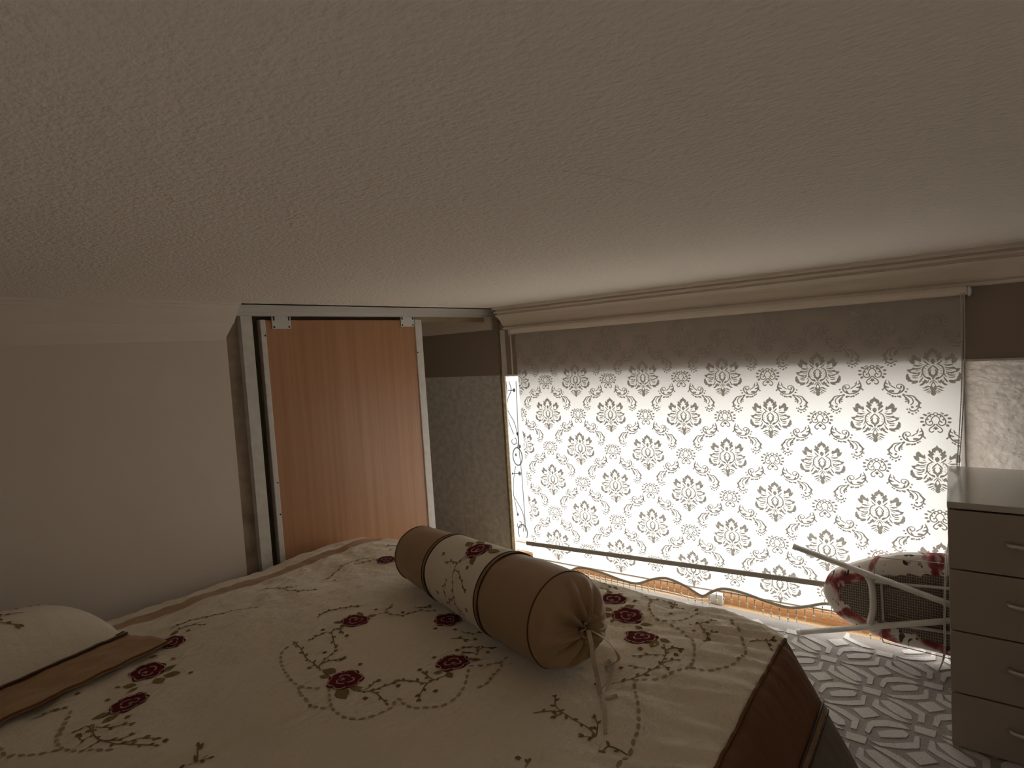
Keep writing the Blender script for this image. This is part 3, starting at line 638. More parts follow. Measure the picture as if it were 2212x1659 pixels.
# bead strands
sb = MB(); sb.tube([(0, 0, 0), (0, 0, -.058)], .0007, 5)
sb.sphere((0, 0, -.030), .0042, 8, 6, (1, 1, 2.2)); sb.sphere((0, 0, -.048), .0050, 8, 6, (1, 1, 1.3)); sb.sphere((0, 0, -.060), .0030, 8, 6, (1, 1, 1.5))
first = None; nb = 0
y = 1.98
while y > .0:
    z = hem(y)-.003
    if first is None:
        s0 = sb.build('bead_strand', M['bead'], bl, smooth=True)
        db = MB(); db.sphere((0, 0, -.012), .0032, 8, 6); db.sphere((0, 0, -.021), .0028, 8, 6)
        k0 = db.build('dark_bead', M['bead_d'], s0, smooth=True)
        s_, k_ = s0, k0; first = (s0, k0)
    else:
        s_ = first[0].copy(); COL.objects.link(s_); s_.parent = bl
        k_ = first[1].copy(); COL.objects.link(k_); k_.parent = s_
    lim = max(.3, min(1, (z-.012)/.066))
    s_.location = (XB-.003 - bl.location.x, y - bl.location.y, z - bl.location.z); s_.scale = (1, 1, lim)
    y -= .0352
# ball chain loop at the right end
for k, P in enumerate(([(2.706, -.028, 1.415), (2.706, -.026, 1.1), (2.706, -.008, .79), (2.70, .008, .60), (2.60, .033, .42), (2.575, .040, .25), (2.565, .043, .10), (2.575, .062, .016)], [(2.700, -.038, 1.415), (2.700, -.034, 1.1), (2.700, -.014, .79), (2.69, .002, .60), (2.592, .028, .42), (2.567, .036, .25), (2.557, .040, .10), (2.570, .065, .016)])):
    path = smooth_path(P, 40); Lg = [0]
    for i in range(1, len(path)): Lg.append(Lg[-1]+(path[i]-path[i-1]).length)
    pts = []; rs = []; d = 0; i = 0; n = int(Lg[-1]/.0018)
    for q in range(n):
        d = q*.0018
        while i < len(Lg)-2 and Lg[i+1] < d: i += 1
        t = (d-Lg[i])/max(1e-9, Lg[i+1]-Lg[i]); pts.append(path[i].lerp(path[i+1], t)); rs.append((.0009, .0020, .0023, .0020)[q % 4])
    mb = MB(); mb.tube(pts, rs, 6); BL(mb, 'ball_chain', M['chain'], smooth=True)
# ------------------------------------------------------------------ bed
BX0, BX1, BY0, BY1, BZ = -.55, 1.75, .335, 2.285, .50
bed = empty('bed', (.6, 1.3, 0)); tag(bed, 'wide low bed with wooden base under the cream embroidered quilt', 'bed')
mb = MB().box(BX0+.05, BX1-.16, BY0+.12, BY1-.09, .20, .445); rel(mb.build('mattress', M['mattress'], bed, bevel=.05))
mb = MB().box(BX0+.04, BX1-.15, BY0+.11, BY1-.08, .09, .199); rel(mb.build('base_frame', M['bedwood'], bed, bevel=.006))
for x in (BX0+.15, BX1-.30):
    for y in (BY0+.22, BY1-.20):
        rel(MB().box(x-.03, x+.03, y-.03, y+.03, .0115, .0895).build('leg', M['bedwood'], bed))

RC, RR = .20, .055
CX0, CX1, CY0, CY1 = BX0+RC, BX1-RC, BY0+RC, BY1-RC
CREA = [((.44, 1.272), (.76, 1.218)), ((.76, 1.218), (.80, 1.205))]
def ridge(x, y, z): return .28-abs(noise.noise((x, y, z)))
def wrinkle(a, b):
    h = .013*noise.noise((a*2.1, b*2.1, 1.7)) + .009*noise.noise((a*6.5, b*5, 4.2)) + .0045*noise.noise((a*15, b*11, 9)) + .0016*noise.noise((a*34, b*25, 2))
    near = sstep(.85, .42, b)
    h += near*(.020*ridge(a*17+b*6, b*3.0, 3) + .007*ridge(a*40+b*11, b*5, 8))
    foot = sstep(1.25, 1.6, a)*sstep(1.3, .8, b)
    h += foot*(.014*ridge(a*20+b*5, b*4, 13))
    far = sstep(1.75, 2.1, b)
    h += far*.009*ridge(a*13, b*15, 6) + .010*ridge(a*4.3+b*1.5, b*3.1-a, 21)*(1-near)*(1-foot)
    # pressed fold crossing the quilt
    (x0, y0), (x1, y1) = CREA[0]
    dx, dy = x1-x0, y1-y0; l2 = dx*dx+dy*dy; t = ((a-x0)*dx+(b-y0)*dy)/l2
    if -.1 < t < 1.0:
        dd = ((a-x0)*dy-(b-y0)*dx)/math.sqrt(l2)
        h += (-.017*math.exp(-(dd/.018)**2) + .008*math.exp(-((dd+.035)/.022)**2))*sstep(1.0, .8, t)
    # pressed flat under the bolster
    bx, by = 1.402-1.179, 1.533-.779; tb = max(-.08, min(1.05, ((a-1.179)*bx+(b-.779)*by)/(bx*bx+by*by)))
    db = math.hypot(a-1.179-bx*tb, b-.779-by*tb)
    k = sstep(.13, .05, db)
    return h*(1-k*.9)-.008*k
def quilt(a, b, off=0.0):
    """point of the quilt that lies at (a, b) when the quilt is spread flat"""
    cx, cy = min(max(a, CX0), CX1), min(max(b, CY0), CY1)
    dx, dy = a-cx, b-cy; dist = math.hypot(dx, dy)
    h = wrinkle(a, b)
    h *= 1-.7*sstep(BY0+.06, BY0-.02, b)
    puff = .016*sstep(.0, .25, min(a-BX0, BX1-a, b-BY0, BY1-b))
    t = min(dist-(RC-RR), .50)
    if t <= 0: return Vector((a, b, BZ+h+puff+off-.010))
    ux, uy = dx/dist, dy/dist
    nearw = max(0, -uy); farw = max(0, uy)
    th = math.radians(66 + 22*farw - 2*nearw)
    fold = (1-sstep(.05, .9, abs(ux)))*.010*noise.noise((a*9, b*2, 2))*sstep(.15, .45, t) if farw < .3 else 0
    if t < RR*th:
        an = t/RR; hr, dr = RR*math.sin(an), RR*(1-math.cos(an))
    else:
        s = t-RR*th; hr = RR*math.sin(th)+s*math.cos(th); dr = RR*(1-math.cos(th))+s*math.sin(th); an = th
    hh = RC-RR+hr + (h*.6+off)*math.sin(an) + fold*math.sin(an)
    return Vector((cx+ux*hh, cy+uy*hh, BZ-.010-dr + (h+off)*math.cos(an)))

ql = empty('bed_quilt', (.6, 1.3, BZ-.05)); tag(ql, 'cream bed quilt embroidered with maroon roses, brown border along its side', 'quilt')
def QL(mb, name, mat, parent=None, **k):
    o = mb.build(name, mat, parent or ql, **k)
    return o if parent else rel(o)
def sheet(a0, a1, b0, b1, sa, sb_, off=0):
    na, nb = max(1, round((a1-a0)/sa)), max(1, round((b1-b0)/sb_)); vs = []; fs = []
    for i in range(na+1):
        for j in range(nb+1): vs.append(quilt(a0+(a1-a0)*i/na, b0+(b1-b0)*j/nb, off))
    for i in range(na):
        for j in range(nb):
            q = i*(nb+1)+j; fs.append((q, q+nb+1, q+nb+2, q+1))
    return MB().add(vs, fs)
A0, A1 = BX0-.20, BX1+.34
def qsheet(name, mat, b0, b1, off=0, sb_=.0095):
    o = QL(sheet(A0, A1, b0, b1, .0095, sb_, off), name, mat, smooth=True, fix=False)
    s = o.modifiers.new('thickness', 'SOLIDIFY'); s.thickness = .012; s.offset = -1
    return o
BN, BP = .372, .190                       # where the brown border starts and where the braid runs
qsheet('cream_top', M['cream'], BN, 2.085)
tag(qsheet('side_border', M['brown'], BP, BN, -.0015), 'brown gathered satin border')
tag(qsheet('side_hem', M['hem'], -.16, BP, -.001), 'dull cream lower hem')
tag(qsheet('wall_side_band', M['tan'], 2.085, 2.165, -.0005), 'tan satin band')
qsheet('wall_side_hem', M['cream'], 2.165, 2.56)
# braid between border and hem, cord along the border seam
mb = MB()
for off_b in (-.011, .011):
    mb.tube([quilt(A0+.01*i, BP+off_b, .003) for i in range(int((A1-A0)/.01))], .0032, 6)
tag(QL(mb, 'piping', M['piping'], smooth=True), 'dark brown double cord')
mb = MB(); mb.ribbon([(A0+.01*i, BP) for i in range(int((A1-A0)/.01))], .018, lambda a, b: quilt(a, b, .0035))
QL(mb, 'braid', M['gold'], smooth=True)
mb = MB(); mb.tube([quilt(A0+.01*i, BN, .001) for i in range(int((A1-A0)/.01))], .0035, 6)
QL(mb, 'seam_cord', M['brown'], smooth=True)

def TQ(o): return lambda a, b: quilt(a, b, o)
def rose(mbd, mbp, T0, T1, cx, cy, R, rot):
    """lobed flower disc, pink outlined petals"""
    n = 40; P = []
    for k in range(n):
        a = 2*math.pi*k/n
        r = R*(1 + .10*abs(math.sin(a*2.5+rot)) - .05 + .07*math.sin(7*a+rot))
        P.append((cx+r*math.cos(a), cy+r*math.sin(a)))
    mbd.add([T0(cx, cy)]+[T0(cx+(p[0]-cx)*.55, cy+(p[1]-cy)*.55) for p in P]+[T0(*p) for p in P],
            [(0, 1+k, 1+(k+1) % n) for k in range(n)]+[(1+k, 1+n+k, 1+n+(k+1) % n, 1+(k+1) % n) for k in range(n)])
    def arc(ox, oy, r, a0, a1, w, m=9):
        q = [(cx+ox+r*math.cos(a0+(a1-a0)*i/m), cy+oy+r*math.sin(a0+(a1-a0)*i/m)) for i in range(m+1)]
        mbp.ribbon(q, [w*.4]+[w]*(m-1)+[w*.4], T1)
    for k in range(6):
        a = rot+k*math.pi/3
        arc(.60*R*math.cos(a), .60*R*math.sin(a), .40*R, a-1.25, a+1.25, R*.10)
    for k in range(3):
        a = rot+.5+k*2*math.pi/3
        arc(.22*R*math.cos(a), .22*R*math.sin(a), .30*R, a-1.5, a+1.5, R*.10)
    for k in range(4):
        a = rot+1.1+k*.42
        mbp.ribbon([(cx, cy), (cx+.30*R*math.cos(a), cy+.30*R*math.sin(a))], R*.05, T1)
def add_rose(x, y, s, rot):
    R = .041*s; a = MB(); b = MB()
    rose(a, b, TQ(.0018), TQ(.0030), x, y, R, rot)
    o = QL(a, 'embroidered_rose', M['maroon'], smooth=True, fix=False)
    QL(b, 'petal_outline', M['pink'], parent=o, fix=False)
for i, (x, y, s) in enumerate(ROSES): add_rose(x, y, s, i*1.7)
def leaf_poly(x0, y0, x1, y1, wf=.34):
    dx, dy = x1-x0, y1-y0; P = []
    for t, w in ((0, 0), (.15, .55), (.4, 1), (.65, .8), (.85, .35), (1, 0), (.85, -.35), (.65, -.8), (.4, -1), (.15, -.55)):
        P.append((x0+dx*t-dy*w*wf*.5*1.2, y0+dy*t+dx*w*wf*.5*1.2))
    return P
for (x0, y0, x1, y1) in LEAVES:
    if math.hypot(x1-x0, y1-y0) > .12: continue
    mb = MB(); mb.poly(leaf_poly(x0, y0, x1, y1, .5), TQ(.0016)); QL(mb, 'embroidered_leaf', M['leaf'], smooth=True, fix=False)
def vine(mb, P, T, w=.0028, step=.016, ll=.014):
    D = sp2(P, 5); mb.ribbon(D, w, T)
    acc = 0; side = 1
    for i in range(1, len(D)):
        dx, dy = D[i][0]-D[i-1][0], D[i][1]-D[i-1][1]; l = math.hypot(dx, dy); acc += l
        if acc > step and l > 1e-6:
            acc = 0; an = math.atan2(dy, dx)+side*.75; side = -side
            x, y = D[i]; k = ll*random.uniform(.8, 1.25)
            mb.poly(leaf_poly(x, y, x+k*math.cos(an), y+k*math.sin(an), .42), T)
    x, y = D[-1]; an = math.atan2(D[-1][1]-D[-2][1], D[-1][0]-D[-2][0])
    mb.poly(leaf_poly(x, y, x+ll*math.cos(an), y+ll*math.sin(an), .42), T)
for P in STEMS:
    if any(y > 2.07 for x, y in P): continue
    mb = MB(); vine(mb, P, TQ(.0016)); QL(mb, 'embroidered_vine', M['vine'], fix=False)
for P in DASHES:
    D = sp2(P, 12); mb = MB(); acc = .03
    for i in range(1, len(D)):
        dx, dy = D[i][0]-D[i-1][0], D[i][1]-D[i-1][1]; acc += math.hypot(dx, dy)
        if acc > .0205:
            acc = 0; mb.ell(D[i][0], D[i][1], .0085, .0042, math.atan2(dy, dx), TQ(.0017), 8)
    QL(mb, 'stitched_scallop', M['stitch'], fix=False)
for i, (x, y) in enumerate(BUDS):
    mb = MB(); an = i*1.3
    mb.poly(leaf_poly(x-.006*math.cos(an), y-.006*math.sin(an), x+.008*math.cos(an), y+.008*math.sin(an), .8), TQ(.0017))
    QL(mb, 'embroidered_bud', M['bud'], fix=False)

# ------------------------------------------------------------------ bolster
E1 = Vector((1.179, .779, BZ+.125)); E2 = Vector((1.402, 1.533, BZ+.101)); R1, R2 = .120, .096
AX = (E2-E1); LB = AX.length; AX.normalize()
SD = AX.cross(Vector((0, 0, 1))).normalized(); UP = SD.cross(AX)
def bol(t, ang, off=0):
    """t along the bolster (0 near seam, 1 far seam), ang from the top towards the camera side"""
    R = (R1*(1-t)+R2*t)*(1+.06*math.sin(math.pi*max(0, min(1, t)))) + off
    d = UP*math.cos(ang) - SD*math.sin(ang)
    if d.z < -.75: R *= 1-.10*(-d.z-.75)/.25
    return E1 + AX*(LB*t) + d*R
bs = empty('bolster', (1.29, 1.15, BZ+.006)); tag(bs, 'tan and cream bolster cushion with drawstring end lying on the quilt', 'cushion')
def BS(mb, name, mat, parent=None, **k):
    o = mb.build(name, mat, parent or bs, **k)
    return o if parent else rel(o)
def bsheet(t0, t1, n=26, m=56, off=0, wr=.0015):
    vs = []; fs = []
    for i in range(n+1):
        t = t0+(t1-t0)*i/n
        for k in range(m):
            a = 2*math.pi*k/m
            vs.append(bol(t, a, off+wr*noise.noise((t*9, math.cos(a)*2, math.sin(a)*2))*2))
    for i in range(n):
        for k in range(m): fs.append((i*m+k, (i+1)*m+k, (i+1)*m+(k+1) % m, i*m+(k+1) % m))
    return MB().add(vs, fs)
TA, TZ = .294, .706
BS(bsheet(0, TA), 'tan_panel', M['tan2'], smooth=True)
BS(bsheet(TA, TZ), 'cream_panel', M['pillow'], smooth=True)
BS(bsheet(TZ, 1), 'tan_panel', M['tan2'], smooth=True)
def bring(t, r, off): 
    mb = MB(); mb.tube([bol(t, 2*math.pi*k/64, off) for k in range(65)], r, 6, caps=False); return mb
for t in (TA, TZ):
    g = BS(bsheet(t-.010, t+.010, 3, 64, .0018, 0), 'braid', M['gold'], smooth=True)
    for d in (-.014, .014): BS(bring(t+d*.8, .0026, .0010), 'piping', M['piping'], smooth=True)
for t in (0, 1): BS(bring(t, .0022, .0), 'seam_cord', M['seamline'], smooth=True)
# gathered near end
def cap(rho, a, sgn=-1, t=0, depth=.072):
    R = R1 if t == 0 else R2
    b = depth*math.sqrt(max(0, 1-rho**2.4))
    pl_ = math.sin(a*9+1.9*math.sin(a*2+.5)) + .5*math.sin(a*17+2*math.sin(a*3))
    w = (1-rho)*sstep(.0, .35, rho)*1.6
    b += .012*w*pl_
    if rho < .16: b -= .030*(1-rho/.16)
    Rr = R*rho*(1+.03*pl_*(1-rho))
    d = UP*math.cos(a) - SD*math.sin(a)
    if d.z < -.75: Rr *= 1-.10*(-d.z-.75)/.25*rho
    return E1 + AX*(LB*t) + AX*(sgn*b) + d*Rr
def capmesh(sgn, t, depth):
    vs = []; fs = []; n, m = 22, 132
    for i in range(n+1):
        rho = 1-(i/n)*.97
        for k in range(m): vs.append(cap(rho, 2*math.pi*k/m, sgn, t, depth))
    for i in range(n):
        for k in range(m): fs.append((i*m+k, (i+1)*m+k, (i+1)*m+(k+1) % m, i*m+(k+1) % m))
    fs.append(tuple(n*m+k for k in range(m)))
    return MB().add(vs, fs)
tag(BS(capmesh(-1, 0, .072), 'gathered_end', M['tan2'], smooth=True), 'gathered tan end closed with a drawstring')
BS(capmesh(1, 1, .05), 'gathered_end', M['tan2'], smooth=True)
# ruffle round the knot
KN = E1 - AX*.058
vs = []; fs = []; m = 72
for i in range(7):
    s = i/6
    for k in range(m):
        a = 2*math.pi*k/m
        r = .011+.030*s*(1+.30*math.sin(5*a+.6)+.18*math.sin(11*a)) ; ax = .004+.024*math.sin(s*1.9)+.006*math.sin(7*a)*s
        d = UP*math.cos(a)-SD*math.sin(a)
        bias = SD*(.008*s) 
        vs.append(KN - AX*ax + d*r*(.72 if (d.dot(SD) < 0) else 1.0) + bias)
for i in range(6):
    for k in range(m): fs.append((i*m+k, (i+1)*m+k, (i+1)*m+(k+1) % m, i*m+(k+1) % m))
o = BS(MB().add(vs, fs), 'ruffle', M['tan2'], smooth=True, fix=False)
sm = o.modifiers.new('thickness', 'SOLIDIFY'); sm.thickness = .0025
def tape(pts, w, upv=Vector((0, 0, 1))):
    """flat ribbon in space"""
    D = smooth_path(pts, 6); vs = []; fs = []
    for i, p in enumerate(D):
        tn = (D[min(i+1, len(D)-1)]-D[max(i-1, 0)]).normalized()
        ref = upv if abs(tn.dot(upv)) < .92 else -_f
        s = tn.cross(ref).normalized()*w/2; nrm = s.cross(tn).normalized()*.0007
        vs += [p+s+nrm, p-s+nrm, p-s-nrm, p+s-nrm]
    for i in range(len(D)-1):
        for k in range(4): fs.append((4*i+k, 4*i+(k+1) % 4, 4*i+4+(k+1) % 4, 4*i+4+k))
    fs += [(0, 1, 2, 3), tuple(4*(len(D)-1)+k for k in (3, 2, 1, 0))]
    return MB().add(vs, fs)
def qz(x, y, o=.004): return quilt(x, y, o)
K = KN - AX*.022
BS(tape([K+Vector((-.004, -.004, .004)), K+Vector((-.020, -.020, -.018)), K+Vector((-.026, -.028, -.06)), K+Vector((-.020, -.032, -.10)), Vector(qz(1.118, .655, .006)), Vector(qz(1.112, .632)), Vector(qz(1.125, .615))], .011), 'drawstring', M['string'], smooth=False)
BS(tape([K+Vector((.006, -.006, 0)), K+Vector((.030, -.035, -.03)), K+Vector((.055, -.05, -.08)), Vector(qz(1.235, .70, .005)), Vector(qz(1.261, .705)), Vector(qz(1.245, .688)), Vector(qz(1.20, .672)), Vector(qz(1.155, .662)), Vector(qz(1.118, .648)), Vector(qz(1.068, .617)), Vector(qz(1.01, .585))], .008), 'drawstring', M['string'], smooth=False)
# embroidery on the cream panel
def TBo(o): return lambda x, y: bol(x/LB, y/.115, o)
def bp(t, deg): return (t*LB, math.radians(deg)*.115)
a, b = MB(), MB(); cx, cy = bp(.44, 12); rose(a, b, TBo(.0015), TBo(.0026), cx, cy, .040, .4)
o = BS(a, 'embroidered_rose', M['maroon'], smooth=True, fix=False); BS(b, 'petal_outline', M['pink'], parent=o, fix=False)
for t0, d0, t1, d1 in ((.42, 28, .38, 40), (.39, 8, .335, 2), (.47, -2, .53, -12), (.49, 12, .55, 4)):
    mb = MB(); mb.poly(leaf_poly(*bp(t0, d0), *bp(t1, d1), .5), TBo(.0014)); BS(mb, 'embroidered_leaf', M['leaf'], fix=False)
for P in ([(.455, 30), (.475, 45), (.47, 62), (.45, 85), (.44, 108), (.43, 122)], [(.47, 58), (.50, 72), (.525, 86), (.52, 95)], [(.475, 45), (.51, 46), (.545, 50)], [(.465, 55), (.43, 58), (.40, 66), (.375, 74)], [(.445, 92), (.48, 100), (.51, 108)], [(.44, 105), (.41, 112)]):
    mb = MB(); vine(mb, [bp(*p) for p in P], TBo(.0014), .0022, .013, .012); BS(mb, 'embroidered_vine', M['vine'], fix=False)
for t, d in ((.40, 46), (.58, 100), (.60, 40), (.36, 100)):
    mb = MB(); x, y = bp(t, d); mb.poly(leaf_poly(x, y-.006, x+.003, y+.007, .9), TBo(.0014)); BS(mb, 'embroidered_bud', M['leaf'], fix=False)

# ------------------------------------------------------------------ pillow with flanged edge
PO = Vector((.615, 1.975, BZ+.017)); pa_ = math.radians(10); PXx = Vector((math.cos(pa_), math.sin(pa_), 0)); PYy = Vector((-math.sin(pa_), math.cos(pa_), 0))
pw = empty('pillow', (.3, 2.05, BZ+.008)); tag(pw, 'cream embroidered pillow with wide tan flange at the head of the bed', 'pillow')
PLn, PWd = .80, .27
def pil(u, v, side=1):
    e = max(0, 1-abs(2*u-1)**3.2)*max(0, 1-abs(2*v-1)**2.6)
    z = .012 + side*(.155 if side > 0 else .012)*e**.62
    z += .004*noise.noise((u*26, v*4, 2))*sstep(.45, .0, v)*side
    ins = .02*math.sin(math.pi*u)
    return PO + PXx*(-PLn*(1-u)) + PYy*(PWd*v) + Vector((0, 0, z))
vs = []; fs = []; n, m = 60, 26
for side in (1, -1):
    o0 = len(vs)
    for i in range(n+1):
        for j in range(m+1): vs.append(pil(i/n, j/m, side))
    for i in range(n):
        for j in range(m):
            q = o0+i*(m+1)+j; fs.append((q, q+m+1, q+m+2, q+1))
rel(MB().add(vs, fs).build('pillow_case', M['pillow'], pw, smooth=True))
# flange
def fl(u, v):
    x = -PLn+u*(PLn+.035*sstep(0, 1, v)); y = -v*.185*(1-.10*u) + .012*math.sin(u*3.1)
    p = PO + PXx*x + PYy*y
    z = .016+.006*noise.noise((u*14, v*6, 1))+.009*noise.noise((u*5, v*3, 7))+.010*(1-v)
    return Vector((p.x, p.y, max(quilt(p.x, p.y).z+.003, PO.z+z-.006)))
vs = []; fs = []; n, m = 70, 16
for i in range(n+1):
    for j in range(m+1): vs.append(fl(i/n, j/m))
for i in range(n):
    for j in range(m):
        q = i*(m+1)+j; fs.append((q, q+m+1, q+m+2, q+1))
o = rel(MB().add(vs, fs).build('flange', M['tan'], pw, smooth=True, fix=False)); tag(o, 'tan satin flange')
sm = o.modifiers.new('thickness', 'SOLIDIFY'); sm.thickness = .004; sm.offset = 1
for d in (-.009, .009):
    mb = MB(); mb.tube([pil(i/60, 0)+PYy*d+Vector((0, 0, .010)) for i in range(61)], .0035, 6); rel(mb.build('piping', M['piping'], pw, smooth=True))
mb = MB(); mb.tube([pil(i/60, 0)+Vector((0, 0, .0085)) for i in range(61)], .0075, 8, flat=.5); rel(mb.build('braid', M['gold'], pw, smooth=True))
mb = MB(); mb.tube([fl(i/60, 1)+Vector((0, 0, .003)) for i in range(61)], .003, 6); rel(mb.build('flange_edge', M['brown'], pw, smooth=True))
def TPi(o): 
    def T(x, y):
        p = pil(1+x/PLn, y/PWd); return p+Vector((0, -.001, o))
    return T
for P in ([(-.20, .10), (-.27, .13), (-.34, .12), (-.42, .15)], [(-.24, .12), (-.26, .085), (-.23, .06)], [(-.22, .14), (-.16, .15), (-.10, .145)], [(-.29, .125), (-.33, .09), (-.37, .08)], [(-.25, .17), (-.18, .175), (-.12, .17)]):
    mb = MB(); vine(mb, P, TPi(.002), .0026, .015, .014); rel(mb.build('embroidered_vine', M['vine'], pw, fix=False))
# ------------------------------------------------------------------ chest of drawers
DX0, DX1, DY0, DY1, DZ = 2.136, 2.545, -.60, .020, .774
ch = empty('chest_of_drawers', ((DX0+DX1)/2, (DY0+DY1)/2, .012)); tag(ch, 'cream lacquered chest of four drawers with glossy top beside the ironing board', 'chest')
def CH(mb, name, mat, parent=None, **k):
    o = mb.build(name, mat, parent or ch, **k)
    return o if parent else rel(o)
mb = MB()
mb.box(DX0+.019, DX1, DY1-.016, DY1, .012, DZ-.019); mb.box(DX0+.019, DX1, DY0, DY0+.016, .012, DZ-.019)
mb.box(DX1-.006, DX1, DY0+.016, DY1-.016, .03, DZ-.019); mb.box(DX0+.019, DX1-.006, DY0+.016, DY1-.016, .03, .046)
CH(mb, 'carcass', M['lacquer'])
CH(MB().box(DX0+.0205, DX0+.024, DY0+.016, DY1-.016, .046, DZ-.019), 'gap_shade', M['seam'])  # near-black sheet puts the shade between the drawers into colour
CH(MB().box(DX0+.05, DX0+.065, DY0+.016, DY1-.016, .012, .03), 'plinth', M['lacquer'])
CH(MB().box(DX0-.002, 2.692, DY0-.002, DY1+.001, DZ-.019, DZ), 'top', M['lacquer_top'], bevel=.0015)
for z0, z1, hz in ((.016, .1835, .112), (.1885, .3765, .295), (.3815, .5665, .489), (.5715, .7495, .664)):
    d = CH(MB().box(DX0, DX0+.018, DY0+.001, DY1-.001, z0, z1), 'drawer', M['lacquer'], bevel=.0012)
    for yc in (-.170, -.415):
        mb = MB()
        mb.tube([(DX0+.001, yc+.054, hz+.001), (DX0-.014, yc+.050, hz), (DX0-.022, yc+.036, hz), (DX0-.025, yc, hz), (DX0-.022, yc-.036, hz), (DX0-.014, yc-.050, hz), (DX0+.001, yc-.054, hz+.001)], [.0055, .006, .0062, .0065, .0062, .006, .0055], 10)
        CH(mb, 'handle', M['handle'], parent=d, smooth=True)

# ------------------------------------------------------------------ ironing board on its side
XI = 2.655
ib = empty('ironing_board', (XI, -.1, .012)); tag(ib, 'folded ironing board with red floral cover lying on its side by the window', 'ironing board')
def IB(mb, name, mat, parent=None, **k):
    o = mb.build(name, mat, parent or ib, **k)
    return o if parent else rel(o)
# board outline (y, z); the straight part runs on behind the chest
OUT = [(-.62, .470), (-.30, .468)] + IB_OUT[1:] 
OUT = OUT[:-1] + [(.056, .050), (-.30, .022), (-.62, .020)]
INN = [(-.58, .43), (-.30, .41)] + IB_MESH[1:-1] + [(.02, .088), (-.30, .066), (-.58, .062)]
def dens_path(P, k=4): return sp2(P, k)
OP = dens_path(OUT, 4); IP = dens_path(INN, 4)
def resample(P, n):
    L = [0]
    for i in range(1, len(P)): L.append(L[-1]+math.hypot(P[i][0]-P[i-1][0], P[i][1]-P[i-1][1]))
    out = []; i = 0
    for k in range(n):
        d = L[-1]*k/(n-1)
        while i < len(L)-2 and L[i+1] < d: i += 1
        t = (d-L[i])/max(1e-9, L[i+1]-L[i]); out.append((P[i][0]+(P[i+1][0]-P[i][0])*t, P[i][1]+(P[i+1][1]-P[i][1])*t))
    return out
NB = 140; OP = resample(OP, NB); IP = resample(IP, NB)
# padded cover: rolls from the far face round the rim to the gathered inner edge
vs = []; fs = []; prof = [(0, .0, .036), (.0, .02, .036), (.02, .0, .030), (.03, -.004, .018), (.02, -.002, .006), (.18, 0, -.002), (.45, 0, -.006), (.75, 0, -.005), (1.0, 0, .002)]
for i in range(NB):
    (oy, oz), (iy, iz) = OP[i], IP[i]
    wv = noise.noise((i*.55, 0, 3))
    for k, (s, e, x) in enumerate(prof):
        s2 = s + (.10*wv if k >= 7 else 0)
        vs.append((XI+.004+x - (.003*wv*s if k > 4 else 0), oy+(iy-oy)*s2, oz+(iz-oz)*s2))
m = len(prof)
for i in range(NB-1):
    for k in range(m-1): fs.append((i*m+k, (i+1)*m+k, (i+1)*m+k+1, i*m+k+1))
fs.append(tuple(i*m for i in range(NB)))
tag(IB(MB().add(vs, fs), 'cover', M['floral'], smooth=True), 'white cotton cover with red flowers')
mb = MB(); mb.slab(OP, lambda y, z, h: (XI+.012+h, .15+(y-.15)*.97, .24+(z-.24)*.96), .012); IB(mb, 'top_panel', M['mesh'])
# perforated underside with strips
mb = MB(); mb.slab([(IP[i][0]*1.0+(OP[i][0]-IP[i][0])*.3, IP[i][1]+(OP[i][1]-IP[i][1])*.3) for i in range(0, NB, 2)], lambda y, z, h: (XI+.004+h, y, z), .006); IB(mb, 'perforated_underside', M['mesh'])
def bar(P, w, x, th=.008):
    mb = MB()
    D = [Vector((x, y, z)) for y, z in P]
    mb.tube(smooth_path(D, 5), w, 8, flat=.75); return mb
IB(bar([(.265, .296), (.16, .305), (-.30, .345)], .008, XI-.008), 'support_rail', M['tube'], smooth=True)
IB(bar([(.235, .135), (.165, .139), (-.30, .165)], .008, XI-.008), 'support_rail', M['tube'], smooth=True)
IB(bar([(.222, .272), (.10, .278)], .002, XI-.004), 'stiffener_wire', M['wire'], smooth=True)
IB(bar([(.218, .174), (.09, .160)], .002, XI-.004), 'stiffener_wire', M['wire'], smooth=True)
IB(bar([(.240, .296), (.236, .14)], .004, XI-.004), 'cross_strip', M['tube'], smooth=True)
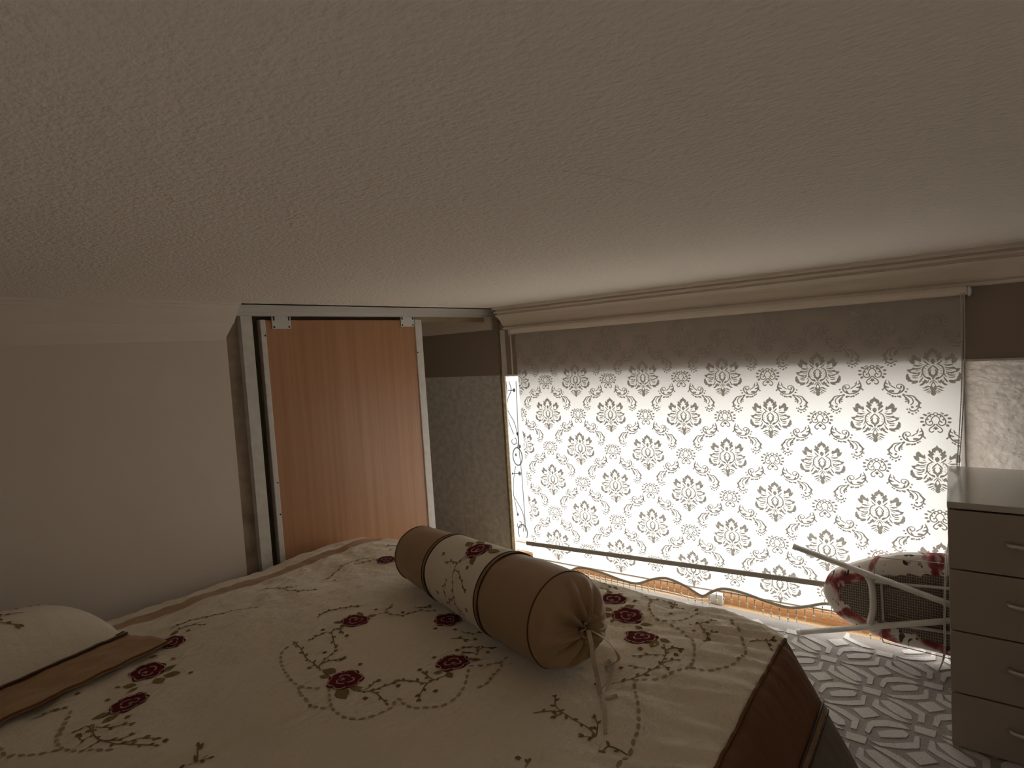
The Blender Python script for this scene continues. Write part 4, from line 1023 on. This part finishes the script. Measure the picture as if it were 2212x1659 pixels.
# tube legs
def leg(y0, z0, x0, y1, z1, x1):
    d = Vector((x1-x0, y1-y0, z1-z0))
    mb = MB(); mb.tube([(x0, y0, z0), (x1, y1, z1)], .0115, 14)
    o = IB(mb, 'leg', M['tube'], smooth=False)
    for p in o.data.polygons: p.use_smooth = len(p.vertices) == 4
    c = MB(); v = Vector((x0, y0, z0)); u = d.normalized()
    c.tube([v-u*.004, v+u*.012], .0128, 14); IB(c, 'end_cap', M['white_pvc'], parent=o)
leg(.547, .4055, 2.613, -.36, .171, 2.613)
leg(.546, .0245, 2.632, -.36, .345, 2.590)
IB(bar([(.290, .335), (.272, .298), (.2665, .236), (.269, .185), (.280, .132)], .0165, 2.622), 'cross_tube', M['tube'], smooth=True)
mb = MB(); mb.tube(smooth_path([(2.60, y, z) for y, z in ((.258, .345), (.256, .385), (.256, .402), (.248, .414), (.20, .417), (.04, .426), (-.2, .44))], 5), .0018, 6); IB(mb, 'iron_rest_wire', M['wire'], smooth=True)
mb = MB(); mb.tube(smooth_path([(2.62, y, z) for y, z in ((.243, .12), (.240, .085), (.236, .072), (.225, .066), (.10, .062), (-.1, .05))], 5), .0018, 6); IB(mb, 'iron_rest_wire', M['wire'], smooth=True)
mb = MB(); mb.tube([(XI-.004, .413+.006*math.cos(k*math.pi/8), .190+.006*math.sin(k*math.pi/8)) for k in range(17)], .0022, 6, caps=False); IB(mb, 'eyelet', M['white_pvc'], smooth=True)

# ------------------------------------------------------------------ small things by the skirting
sk = empty('socket_box', (2.80, .945, 0)); tag(sk, 'small white plastic box with grey front on the floor below the blind', 'box')
rel(MB().box(2.782, 2.812, .915, .985, .0, .052).build('casing', M['white_pvc'], sk, bevel=.004))
rel(MB().box(2.7785, 2.7825, .935, .978, .008, .044).build('grey_front', M['plate'], sk, bevel=.003))
mb = MB(); mb.tube(smooth_path([(2.797, .986, .012), (2.79, 1.05, .006), (2.80, 1.2, .005), (2.795, 1.5, .005), (2.80, 1.9, .005)], 8), .0035, 6)
cb = mb.build('cable', M['white_pvc'], sk, smooth=True); rel(cb)
